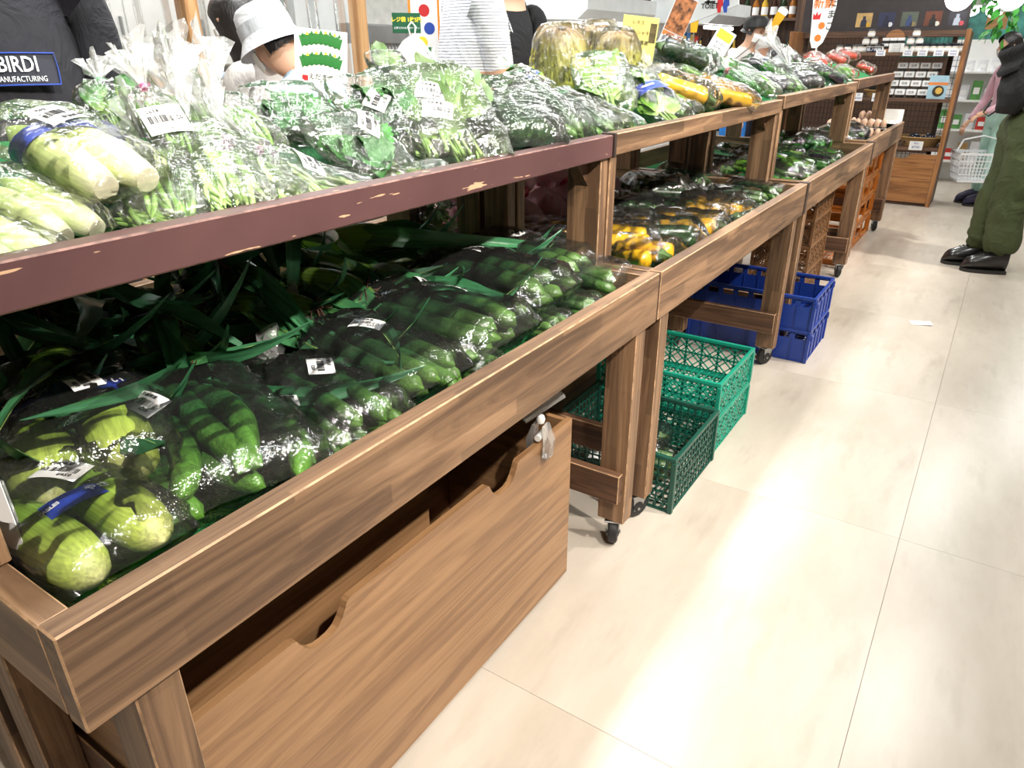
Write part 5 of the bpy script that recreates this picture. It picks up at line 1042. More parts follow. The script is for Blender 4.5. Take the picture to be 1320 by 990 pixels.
# ------------------------------------------------------------------ left side: kitchen behind a wooden frame with clear vinyl
struct('wall_left', MB().box((XL - 0.1, YN, 0), (XL, 7.3, ROOM_Z)).box((XL - 0.1, 7.3, 0), (XL, 12.9, 0.25)).box((XL - 0.1, 7.3, 2.5), (XL, 12.9, ROOM_Z)).box((XL - 0.1, 12.9, 0), (XL, YF, ROOM_Z)), MATS['white_wall'])
MATS['alu'] = plain('window_aluminium', G(150, 158, 166), 0.4, 0.5)
MATS['pane'] = film('window_glass', haze=0.0, gloss=0.6, rough=0.02, crinkle=0.0)
for n in range(4):
    y0 = 7.3 + n * 1.4
    w_ = struct('window_%d' % (n + 1), MB().box((XL - 0.07, y0, 0.25), (XL - 0.03, y0 + 0.06, 2.5)).box((XL - 0.07, y0 + 1.34, 0.25), (XL - 0.03, y0 + 1.4, 2.5)).box((XL - 0.07, y0 + 0.06, 0.25), (XL - 0.03, y0 + 1.34, 0.33)).box((XL - 0.07, y0 + 0.06, 2.42), (XL - 0.03, y0 + 1.34, 2.5)), MATS['alu'], label='aluminium framed glass shop window')
    obj('pane', MB().box((XL - 0.052, y0 + 0.061, 0.331), (XL - 0.048, y0 + 1.339, 2.419)), w_, MATS['pane'])
MATS['frame_wood_z'] = wood('pale_frame_wood', G(170, 124, 80), G(196, 152, 104), G(210, 170, 122), 2, 0.5, False); MATS['frame_wood_y'] = wood('pale_frame_wood_y', G(170, 124, 80), G(196, 152, 104), G(210, 170, 122), 1, 0.5, False)
KX = -3.3
kp = thing('kitchen_partition', 'pale wooden frame partition with clear vinyl sheets before the kitchen', 'partition', (0, 0, 0))
ky = [PX(px, 40, KX).y for px in (-60, 118, 246, 346, 463)]
for y in ky: obj('post', MB().box((KX - 0.04, y - 0.035, 0), (KX + 0.04, y + 0.035, 2.5), 0.003), kp, MATS['frame_wood_z'])
obj('sill', MB().box((KX - 0.07, ky[0] - 0.035, 0.95), (KX - 0.041, ky[-1] + 0.035, 1.02), 0.002), kp, MATS['frame_wood_y']); obj('top_beam', MB().box((KX - 0.04, ky[0] - 0.035, 2.501), (KX + 0.04, ky[-1] + 0.035, 2.58), 0.002), kp, MATS['frame_wood_y'])
for a, b in zip(ky[:-1], ky[1:]):
    obj('vinyl_sheet', MB().grid(lambda u, v, a=a, b=b: (KX + 0.012 * sin(18 * u + 2 * v) , a + 0.036 + (b - a - 0.072) * u, 0.9 + 1.59 * v), 24, 6), kp, MATS['vinyl'], smooth=3.2)
def cabinet(x0, x1, y0, y1, z0, z1, mat, label, doors=2, name='kitchen_cabinet'):
    t = thing(name, label, 'cabinet', (0, 0, 0)); obj('body', MB().box((x0, y0, z0), (x1, y1, z1), 0.004), t, mat)
    for i in range(doors):
        a = y0 + (y1 - y0) * i / doors + 0.006; b = y0 + (y1 - y0) * (i + 1) / doors - 0.006
        d = obj('door', MB().box((x1 + 0.0005, a, z0 + 0.01), (x1 + 0.018, b, z1 - 0.01), 0.003), t, mat); obj('handle', MB().box((x1 + 0.0185, b - 0.05, (z0 + z1) / 2 - 0.06), (x1 + 0.035, b - 0.03, (z0 + z1) / 2 + 0.06), 0.003), d, MATS['steel'])
    return t
MATS['ivory'] = plain('pale_enamel', G(214, 218, 220), 0.35, vary=0.03)
cabinet(-5.98, -5.35, 1.2, 2.5, 0, 1.95, MATS['ivory'], 'tall pale kitchen refrigerator behind the vinyl, left')
cabinet(-5.98, -5.5, 2.6, 4.6, 1.35, 1.9, MATS['white_plastic'], 'white wall cabinet in the kitchen', 3)
cabinet(-5.98, -5.3, 2.6, 5.8, 0, 0.9, MATS['steel'], 'stainless steel kitchen counter', 4)
cabinet(-4.5, -4.1, 1.2, 2.4, 0, 1.38, MATS['ivory'], 'pale low cabinet just behind the vinyl', 2)
cabinet(-5.98, -5.35, 4.7, 5.5, 0.95, 2.1, MATS['ivory'], 'pale upright kitchen cabinet next to the rack', 1)
cbx = thing('cardboard_box', 'brown cardboard box behind the vinyl sheet', 'box', (PX(198, 75, -3.75).x, PX(198, 75, -3.75).y, 1.12)); obj('box_body', MB().box((-0.12, -0.17, 0), (0.12, 0.17, 0.30), 0.003), cbx, plain('cardboard', G(176, 138, 98), 0.8)); obj('packing_tape', MB().box((-0.121, -0.025, 0.2), (0.121, 0.025, 0.301)), cbx, plain('tan_tape', G(196, 162, 118), 0.4))
kt = thing('kitchen_table', 'white kitchen worktop behind the vinyl sheet', 'table', (0, 0, 0)); obj('worktop', MB().box((-4.05, 0.9, 1.08), (-3.45, 3.4, 1.12), 0.004), kt, MATS['white_plastic'])
for (x, y) in ((-4.0, 0.95), (-3.5, 0.95), (-4.0, 3.35), (-3.5, 3.35)): obj('leg', MB().box((x - 0.025, y - 0.025, 0), (x + 0.025, y + 0.025, 1.079)), kt, MATS['steel'])
for i, (px, z) in enumerate(((165, 0.2), (225, 0.24), (275, 0.2), (430, 0.26))):
    q = PX(px, 50, -3.8); t = thing('storage_tub', ('leftmost', 'second', 'third', 'rightmost')[i] + ' white lidded tub on the kitchen worktop', 'tub', (-3.8, min(q.y, 3.2), 1.121)); obj('tub_body', MB().box((-0.13, -0.11, 0), (0.13, 0.11, z), 0.012), t, MATS['white_plastic']); obj('tub_lid', MB().box((-0.14, -0.12, z + 0.0005), (0.14, 0.12, z + 0.025), 0.006), t, plain('pale_blue_lid', G(170, 190, 214), 0.4))
# perforated steel rack and till-bag sign right of the partition
rk = thing('steel_rack', 'grey perforated steel rack with hood beside the kitchen post', 'rack', (0, 0, 0))
ra, rb = PX(470, 40, -3.6), PX(522, 40, -3.6)
obj('hood', MB().prism([(-3.85, 1.50), (-3.55, 1.50), (-3.55, 1.60), (-3.75, 1.62), (-3.85, 1.62)], ra.y, rb.y, 1), rk, MATS['steel'])
mb = MB(); n = 9
for i in range(n + 1): y = ra.y + 0.05 + (rb.y - ra.y - 0.1) * i / n; mb.bar((-3.6, y, 1.0), (-3.6, y, 1.5), 0.022, 0.003, (1, 0, 0))
for i in range(13): z = 1.0 + i * 0.041; mb.bar((-3.602, ra.y + 0.04, z), (-3.602, rb.y - 0.04, z), 0.003, 0.022)
obj('perforated_panel', mb, rk, MATS['steel']); obj('foot', MB().box((-3.8, ra.y + 0.04, 0), (-3.62, rb.y - 0.04, 1.0)), rk, MATS['steel'])
def facing(px, py, x, tilt=0.0):                     # a board that faces the aisle at depth x
    q = PX(px, py, x); return q
q = facing(524, 29, -2.75)
t = thing('bag_price_sign', 'green sign with yellow letters about checkout bags', 'sign', q, (0, 0, 0.95)); obj('panel', MB().box((-0.075, 0, -0.05), (0.075, 0.004, 0.045), 0.001), t, plain('green_sign', G(14, 84, 52), 0.4)); lettering(t, 'レジ袋 1枚5円', 0.026, (0, -0.0015, 0.012), (pi / 2, 0, 0), 'yellow', bold=0.0006); lettering(t, '必要な方はお声掛け下さい', 0.0115, (0, -0.0015, -0.026), (pi / 2, 0, 0), 'white')
obj('stand', MB().tube([(0, 0.012, -0.05), (0, 0.012, -1.45)], 0.006, 8), t, MATS['steel']); obj('stand_foot', MB().lathe([(0, 0), (0.1, 0), (0.1, 0.012), (0, 0.014)], 16, (0, 0.012, -q.z)), t, MATS['steel'])
t = thing('plastic_bag', 'white plastic checkout bag hanging below the green sign', 'bag', (q.x + 0.03, q.y, q.z - 0.06), (0, 0, 0.95)); obj('bag_body', MB().grid(lambda u, v: ((v - 0.5) * 0.22 * (0.12 + 0.88 * min(1, (u / 0.35) ** 0.6)), -0.02 - 0.03 * sin(pi * v) * u + 0.006 * sin(15 * v + 3 * u), -0.32 * u), 12, 16), t, plain('white_thin_plastic', G(236, 238, 242), 0.4), smooth=3.2)
for s in (-1, 1): obj('handle_loop', MB().tube([(s * 0.012, -0.02, 0.0), (s * 0.02, -0.015, 0.04), (0, -0.01, 0.062)], 0.004, 6), t, MATS['white_plastic'])
q = PX(547, 25, -3.2); t = thing('orange_poster', 'tall poster with orange border and coloured dots', 'poster', (q.x, q.y, 1.38), (0, 0, 0.95)); obj('sheet', MB().box((-0.10, 0, 0), (0.10, 0.004, 0.42)), t, plain('orange_border', G(232, 140, 40), 0.5)); obj('inner_print', MB().box((-0.085, -0.001, 0.015), (0.085, -0.0002, 0.405)), t, MATS['paper'])
for (x, z, c) in ((0, 0.3, 'red'), (0.03, 0.2, 'blue'), (-0.02, 0.12, 'yellow'), (0.03, 0.06, 'green')): obj('dot_print', MB().lathe([(0, -0.001), (0.035, -0.001), (0.035, 0), (0, 0)], 16, (x, -0.0012, z), 1), t, INK[c])
obj('stand', MB().box((-0.01, 0.005, -1.38), (0.01, 0.02, 0.3)), t, MATS['steel'])
# ------------------------------------------------------------------ hand-made cards standing in the upper display
def pole_card(pxc, pyc, x, w, h, rot, label, mat, cat='sign', pole=True, frame=None):
    q = PX(pxc, pyc, x); t = thing('display_card', label, cat, q, rot); obj('card', MB().box((-w / 2, 0, -h / 2), (w / 2, 0.003, h / 2), 0.0005), t, mat)
    if pole: obj('stem', MB().tube([(0, 0.006, -h / 2 + 0.02), (0, 0.006, -h / 2 - 0.12)], 0.004, 6), t, MATS['white_plastic'])
    return t
t = pole_card(414, 72, -1.45, 0.125, 0.115, (0.05, 0.10, 0.85), 'white card with two drawn rows of green bean pods', MATS['paper'])
for row, z in enumerate((0.026, -0.020)):
    obj('pod_row', MB().tube([(-0.048 + 0.096 * i / 16, -0.0015, z + 0.009 * sin(pi * i / 16) + 0.003) for i in range(17)], [0.010 if i % 2 else 0.0135 for i in range(17)], 8, flat=0.04, up=(0, -1, 0)), t, INK['green']).name = 'pod_print'
    for i in range(9): x = -0.043 + i * 0.0108; obj('pod_tip_print', MB().prism([(x - 0.004, z + 0.0145 + 0.009 * sin(pi * i / 9)), (x + 0.004, z + 0.0145 + 0.009 * sin(pi * i / 9)), (x, z + 0.023 + 0.009 * sin(pi * i / 9))], -0.0024, -0.002, 1), t, INK['yellow' if i % 2 else 'green'])
obj('clip', MB().box((-0.045, -0.006, -0.06), (-0.032, -0.0005, -0.046), 0.001), t, INK['red']); lettering(t, 'えだまめ', 0.016, (0.0, -0.001, -0.049), (pi / 2, 0, 0))
t = pole_card(822, 57, -1.42, 0.16, 0.215, (0.03, 0.10, 0.75), 'pale yellow handwritten card among the lettuces', plain('pale_yellow_card', G(244, 232, 140), 0.6, vary=0.02))
for i, s in enumerate(('レタス', 'シャキシャキ', 'サラダに最適', '茨城県産', '新鮮野菜')): lettering(t, s, 0.019, (-0.012, -0.001, 0.082 - i * 0.038), (pi / 2, 0, 0), 'brown' if i < 2 else 'black')
obj('photo_print', MB().box((0.045, -0.0012, 0.01), (0.074, -0.0003, 0.085)), t, plain('lettuce_photo', G(110, 96, 60), 0.5, vary=0.3, scale=60))
t = pole_card(868, 42, -1.34, 0.10, 0.30, (0.0, 0.38, 0.7), 'tall leaning card with a food photo above blue text', plain('pale_blue_card', G(226, 232, 240), 0.4))
obj('photo_print', MB().box((-0.048, -0.0015, 0.0), (0.048, -0.0004, 0.148)), t, plain('stew_photo', G(150, 96, 60), 0.4, vary=0.5, scale=45)); obj('stripe_print', MB().box((-0.048, -0.0015, -0.022), (0.048, -0.0004, -0.004)), t, INK['orange'])
for i in range(6): lettering(t, '炒め物やサラダに', 0.010, (0, -0.001, -0.040 - i * 0.018), (pi / 2, 0, 0), 'blue')
t = pole_card(927, 59, -1.3, 0.10, 0.16, (0, 0.5, 0.6), 'small grey leaning card behind the green peppers', plain('grey_card', G(206, 208, 214), 0.4)); obj('photo_print', MB().box((-0.04, -0.0012, 0.03), (0.04, -0.0003, 0.07)), t, INK['yellow'])
for i in range(4): lettering(t, 'ピーマン', 0.013, (0, -0.001, 0.01 - i * 0.022), (pi / 2, 0, 0))
# ------------------------------------------------------------------ refrigerated cases, hanging cards and the toilet sign, far left
def cold_case(y0, y1, x0, x1, label):
    t = thing('cold_display_case', label, 'display case', (0, 0, 0)); m = MATS['ivory']
    obj('base', MB().box((x0, y0, 0), (x1, y1, 0.55), 0.01), t, m); obj('back', MB().box((x0, y0, 0.551), (x0 + 0.06, y1, 1.72)), t, m)
    for k, z in enumerate((0.85, 1.15, 1.42)): obj('shelf', MB().box((x0 + 0.061, y0 + 0.03, z), (x1 - 0.1 - 0.06 * k, y1 - 0.03, z + 0.02)), t, MATS['white_plastic'])
    obj('canopy', MB().prism([(x0, 1.721), (x1 - 0.1, 1.70), (x1, 1.78), (x1, 1.90), (x0, 1.98)], y0, y1, 1), t, m)
    obj('light_tube', MB().tube([(x1 - 0.16, y0 + 0.1, 1.67), (x1 - 0.16, y1 - 0.1, 1.67)], 0.018, 8), t, MATS['lamp'])
    cols = [(200, 60, 50), (230, 230, 232), (220, 180, 60), (60, 110, 170), (90, 150, 80)]
    for k, z in enumerate((0.571 - 0.02, 0.87, 1.17, 1.44)):
        for i in range(int((y1 - y0 - 0.1) / 0.13)):
            c = R.randrange(5); hh = R.uniform(0.12, 0.2)
            b = thing('chilled_packet', 'coloured packet on a shelf of the cold display case', 'packet', (x0 + 0.18, y0 + 0.1 + i * 0.13, z + 0.0005), group='packets in the cold cases'); obj('packet_body', MB().box((-0.05, -0.05, 0), (0.05, 0.05, hh), 0.01), b, PKT[c]); obj('packet_label', MB().box((0.0501, -0.03, hh * 0.3), (0.051, 0.03, hh * 0.7)), b, MATS['paper'])
    return t
PKT = [plain('packet_colour_%d' % i, G(*c), 0.35) for i, c in enumerate(((200, 60, 50), (228, 228, 232), (220, 180, 60), (60, 110, 170), (90, 150, 80)))]
cold_case(6.2, 7.7, -4.1, -3.3, 'white cold display case nearest the windows'); cold_case(8.0, 9.1, -3.5, -2.75, 'white cold display case beside the bottle shelf')
yt = 6.1; q = PY(905, 8, yt)
t = board('toilet_sign', outline([(866, -14), (952, -14), (952, 6), (884, 32), (866, 36)], yt), yt, 0.02, MATS['ivory'], 'hanging white sign pointing left to the toilet', 'sign')
a = PY(915, 8, yt); lettering(t, 'TOIET', 0.05, (a.x, -0.003, a.z), (pi / 2, 0, 0), 'black', bold=0.001)
a0, a1 = PY(909, 3, yt), PY(922, 3, yt); obj('arrow_print', MB().box((a0.x + 0.02, -0.002, a0.z - 0.008), (a1.x, -0.001, a0.z + 0.008)).prism([(a0.x - 0.01, a0.z), (a0.x + 0.035, a0.z + 0.022), (a0.x + 0.035, a0.z - 0.022)], -0.002, -0.001, 1), t, INK['black'])
for px, c in ((928, 'red'), (936, 'blue')):
    a = PY(px, 7, yt); obj('figure_print', MB().prism([(a.x - 0.012, a.z - 0.05), (a.x + 0.012, a.z - 0.05), (a.x + 0.012, a.z - 0.01), (a.x + 0.026, a.z + 0.0), (a.x + 0.02, a.z + 0.04), (a.x - 0.02, a.z + 0.04), (a.x - 0.026, a.z)], -0.002, -0.001, 1).lathe([(0, -0.001), (0.014, -0.001), (0.014, 0), (0, 0)], 12, (a.x, -0.001, a.z + 0.058), 1), t, INK[c])
for x in (PY(870, 0, yt).x, PY(948, 0, yt).x): obj('hanger', MB().tube([(x, 0.01, PY(870, -12, yt).z), (x, 0.01, ROOM_Z)], 0.003, 5), t, MATS['steel'])
q = PX(713, 6, -4.4); t = thing('hanging_price_sign', 'cream hanging sign with rows of small pictures and prices', 'sign', q, (0, 0, 0.6)); obj('panel', MB().box((-0.11, 0, -0.13), (0.11, 0.004, 0.13)), t, plain('cream_card', G(240, 228, 200), 0.5, vary=0.02))
for i in range(6): obj('picture_print', MB().box((-0.095 + i * 0.033, -0.001, -0.01), (-0.072 + i * 0.033, -0.0002, 0.05)), t, INK[('brown', 'grey', 'orange')[i % 3]])
for x in (-0.05, 0.05): lettering(t, '弁当', 0.03, (x, -0.001, -0.05), (pi / 2, 0, 0), 'red'); lettering(t, '¥500', 0.026, (x, -0.001, -0.09), (pi / 2, 0, 0), 'black')
obj('hanger', MB().tube([(0, 0.002, 0.13), (0, 0.002, ROOM_Z - q.z)], 0.003, 5), t, MATS['steel'])
q = PX(679, 38, -2.9); t = thing('counter_sign', 'blue and yellow counter cards behind the person in black', 'sign', (q.x, q.y, q.z), (0, 0, 0.7)); obj('blue_card', MB().box((-0.035, 0, -0.03), (0.035, 0.003, 0.03)), t, plain('cyan_card', G(70, 176, 210), 0.5)); obj('yellow_card', MB().box((-0.03, -0.002, -0.16), (0.05, 0.001, -0.032)), t, plain('tan_card', G(226, 196, 96), 0.5)); lettering(t, '新米', 0.03, (0.01, -0.003, -0.08), (pi / 2, 0, 0), 'red'); obj('stem', MB().tube([(0, 0.006, 0.02), (0, 0.006, -q.z)], 0.006, 6), t, MATS['steel'])
q = PY(895, 30, 7.4); t = thing('beer_sign', 'cut-out sign of a full glass of beer', 'sign', (q.x, 7.4, q.z - 0.08)); obj('glass_print', MB().prism([(-0.03, 0), (0.03, 0), (0.045, 0.15), (-0.045, 0.15)], 0, 0.01, 1), t, plain('beer_amber', G(240, 176, 30), 0.4)); obj('foam_print', MB().prism([(-0.045, 0.151), (0.045, 0.151), (0.05, 0.19), (0.02, 0.205), (-0.03, 0.2), (-0.05, 0.18)], 0, 0.01, 1), t, MATS['paper']); obj('stem', MB().tube([(0, 0.012, 0.0), (0, 0.012, -q.z + 0.08)], 0.006, 6), t, MATS['steel'])
q = PY(996, 26, 7.6); t = thing('beer_sign', 'tilted beer glass cut-out beside the bottle shelf', 'sign', (q.x, 7.6, q.z - 0.08), (0, 0.5, 0)); obj('glass_print', MB().prism([(-0.03, 0), (0.03, 0), (0.045, 0.15), (-0.045, 0.15)], 0, 0.01, 1), t, plain('beer_amber2', G(240, 176, 30), 0.4)); obj('foam_print', MB().prism([(-0.045, 0.151), (0.045, 0.151), (0.05, 0.19), (0.02, 0.205), (-0.03, 0.2), (-0.05, 0.18)], 0, 0.01, 1), t, MATS['paper']); obj('stem', MB().tube([(0, 0.012, 0.0), (-0.5, 0.012, -1.2)], 0.006, 6), t, MATS['steel'])
# ------------------------------------------------------------------ right end of the shop: goods, plants, globe lamps
gx = thing('goods_shelf', 'white shelf of mixed packets at the right end of the shop', 'shelf unit', (0, 0, 0))
gy = 10.2
obj('back_panel', MB().box((-0.75, gy + 0.3, 0), (1.9, gy + 0.33, 1.55)), gx, MATS['white_plastic'])
for z in (0.25, 0.6, 0.92, 1.22): obj('shelf', MB().box((-0.75, gy, z - 0.02), (1.9, gy + 0.299, z)), gx, MATS['white_plastic'])
for x in (-0.75, 1.88): obj('side_panel', MB().box((x, gy, 0), (x + 0.02, gy + 0.3, 0.229)), gx, MATS['white_plastic'])
for z in (0.25, 0.6, 0.92, 1.22):
    for i in range(20):
        b = thing('goods_packet', 'small packet on the white shelf at the right end', 'packet', (-0.66 + i * 0.128, gy + 0.1, z + 0.0005), group='packets on the white shelf'); hh = R.uniform(0.10, 0.22)
        obj('packet_body', MB().grid(lambda u, v, hh=hh: ((u - 0.5) * 0.10, -0.022 * sin(pi * u) * (1 - 0.6 * v), v * hh), 5, 4).grid(lambda u, v, hh=hh: ((u - 0.5) * 0.10, 0.022 * sin(pi * u) * (1 - 0.6 * v), v * hh), 5, 4), b, [PKT[1], PKT[0], PKT[2], MATS['wicker'], PKT[1], PKT[4]][R.randrange(6)], smooth=3.2); obj('packet_label', MB().box((-0.03, -0.026, hh * 0.3), (0.03, -0.025, hh * 0.65)), b, MATS['paper'])
MATS['teal_glass'] = plain('teal_mural', G(70, 150, 140), 0.4, vary=0.4, scale=4)
t = thing('wall_mural', 'green and teal forest picture on the far wall', 'picture', (0, 12.97, 0)); obj('panel', MB().box((-1.6, 0, 1.35), (2.6, 0.02, 2.8)), t, MATS['teal_glass']); obj('side_print', MB().box((-0.6, -0.002, 1.7), (-0.35, -0.001, 2.3)), t, plain('wood_print', G(200, 150, 96), 0.5))
LEAFM = MB().grid(lambda u, v: (0.09 * u, (v - 0.5) * 0.05 * sin(pi * min(0.98, u + 0.05)), -0.04 * u * u), 5, 2).mesh('leaf', plain('ivy_leaf', G(60, 150, 50), 0.5, vary=0.2), 3.2)
def plant(loc, n, ln, label):
    t = thing('hanging_plant', label, 'plant', loc); obj('pot', MB().lathe([(0, -0.02), (0.07, -0.02), (0.09, 0.11), (0.08, 0.11), (0.0, 0.10)], 14), t, MATS['white_plastic'], smooth=SM)
    obj('hanger', MB().tube([(0, 0, 0.1), (0, 0, ROOM_Z - loc[2])], 0.004, 5), t, MATS['steel'])
    for i in range(n):
        a = R.random() * 6.28; r = R.uniform(0.04, 0.17); obj('leaf', LEAFM, t, loc=(r * cos(a), r * sin(a), 0.12 - R.random() * ln * (0.4 + r * 4)), rot=(R.uniform(-0.6, 0.6), R.uniform(0, 0.9), a + R.uniform(-0.8, 0.8)))
plant(tuple(PY(1300, 12, 8.9)), 60, 0.45, 'trailing green plant hanging above the man with the black bag'); plant(tuple(PY(1262, 4, 9.6)), 40, 0.2, 'hanging green plant above the goods shelf')
for i, (px, py, y, r) in enumerate(((1237, -4, 8.0, 0.11), (1305, -4, 7.8, 0.10), (1253, 9, 11.0, 0.10), (1283, 11, 11.3, 0.10))):
    q = PY(px, py, y); t = thing('globe_lamp', ('large globe lamp above the shelf unit', 'large globe lamp above the man with the bag', 'small far globe lamp on the left', 'small far globe lamp on the right')[i], 'lamp', q); obj('globe', MB().lathe([(r * sin(a), -r * cos(a)) for a in [k * pi / 10 for k in range(11)]], 18), t, MATS['lamp'], smooth=3.2); obj('cord', MB().tube([(0, 0, r - 0.005), (0, 0, ROOM_Z - q.z)], 0.004, 5), t, MATS['black'])
# ------------------------------------------------------------------ ceiling luminaires (the lights at the top of the script sit in these)
for (tx, ty) in TUBES:
    t = thing('ceiling_light', 'long white ceiling light fitting above the shop', 'ceiling light', (tx, ty, 2.905), group='ceiling light fittings'); obj('housing', MB().box((-0.1, -0.63, 0.02), (0.1, 0.63, 0.094), 0.004), t, MATS['white_plastic']); obj('reflector', MB().prism([(-0.1, 0.018), (-0.12, 0.0), (-0.118, -0.002), (-0.09, 0.018)], -0.63, 0.63, 1), t, MATS['white_plastic'])
for (sx, sy, ax, ay, k_) in SPOTS:
    d = (Vector((ax, ay, 0.9)) - Vector((sx, sy, 2.82))).normalized(); t = thing('ceiling_spotlight', 'black adjustable ceiling spotlight over the aisle', 'spotlight', (sx, sy, 2.82), group='aisle spotlights')
    e = Vector((sx, sy, 2.82)); obj('lamp_housing', MB().tube([-d * 0.01, -d * 0.13, -d * 0.15], [0.05, 0.045, 0.02], 14, cap=False), t, MATS['black'], smooth=SM); obj('bracket', MB().tube([-d * 0.1, (0, 0, 0.18)], 0.008, 6), t, MATS['black'])
# ------------------------------------------------------------------ people
import bmesh
def cloth(name, col, vary=0.10, rough=0.85, stripes=None):
    m, N, L, b = nt(name)
    v = coords(N, L); f = ntex(N, L, v, 6, 5, 1.0)
    lo = tuple(c * (1 - vary) for c in col[:3]) + (1,); hi = tuple(min(1, c * (1 + vary)) for c in col[:3]) + (1,)
    c = ramp(N, L, f, [(0.3, lo), (0.7, hi)])
    if stripes:
        w_ = N.new('ShaderNodeTexWave'); w_.bands_direction = 'Z'; w_.inputs['Scale'].default_value = stripes[0]; w_.inputs['Distortion'].default_value = 0.6; L.new(v, w_.inputs['Vector'])
        c = mixc(N, L, ramp(N, L, w_.outputs['Fac'], [(0.70, (0, 0, 0, 1)), (0.80, (1, 1, 1, 1))]), c, stripes[1])
    L.new(c, b.inputs['Base Color']); setp(b, Roughness=rough); bump(N, L, b, ntex(N, L, v, 9, 4, 1.5), 0.5, 0.03)
    return m
SKIN = plain('skin', G(214, 168, 140), 0.5, vary=0.04); SKIN_D = plain('lips', G(176, 110, 100), 0.5); EYE = plain('eye_dark', G(30, 24, 22), 0.2)
def hair_mat(name, col):
    m, N, L, b = nt(name); f = ntex(N, L, coords(N, L, (60, 60, 4)), 2, 4)
    L.new(ramp(N, L, f, [(0.3, tuple(c * 0.6 for c in col[:3]) + (1,)), (0.7, tuple(c * 1.5 for c in col[:3]) + (1,))]), b.inputs['Base Color']); setp(b, Roughness=0.4); bump(N, L, b, f, 0.4, 0.01); return m
HAIR = hair_mat('black_hair', G(24, 20, 20)); HAIR_B = hair_mat('brown_hair', G(70, 50, 44))
SHOE = plain('black_leather', G(28, 26, 26), 0.3, vary=0.1, Coat_Weight=0.3); SOLE = plain('shoe_sole', G(40, 38, 36), 0.7)
def skin_mesh(name, joints, bones, root, sub=2, wob=0.0, seed=0):
    names = list(joints); me = bpy.data.meshes.new(name + '_cage'); me.from_pydata([joints[n][0] for n in names], [(names.index(a), names.index(b)) for a, b, *_ in bones], [])
    o = bpy.data.objects.new(name + '_cage', me); o.modifiers.new('skin', 'SKIN').use_smooth_shade = True
    s_ = o.modifiers.new('sub', 'SUBSURF'); s_.levels = sub; s_.render_levels = sub
    sv = me.skin_vertices[0].data
    for i, n in enumerate(names): r = joints[n][1]; sv[i].radius = r if hasattr(r, '__len__') else (r, r); sv[i].use_root = (n == root)
    out = baked(o); bpy.data.meshes.remove(me)
    if wob:
        for v in out.vertices:
            p = v.co; d = noise.noise((p.x * 9 + seed, p.y * 9, p.z * 5)) + 0.6 * abs(noise.noise((p.x * 18, p.y * 18 + seed, p.z * 14))); v.co = p + v.normal * d * wob
    out.polygons.foreach_set('use_smooth', [True] * len(out.polygons)); out.materials.clear(); return out
def seg_d(p, a, b):
    ab = b - a; t = max(0, min(1, (p - a).dot(ab) / max(1e-9, ab.dot(ab)))); return (p - a - ab * t).length
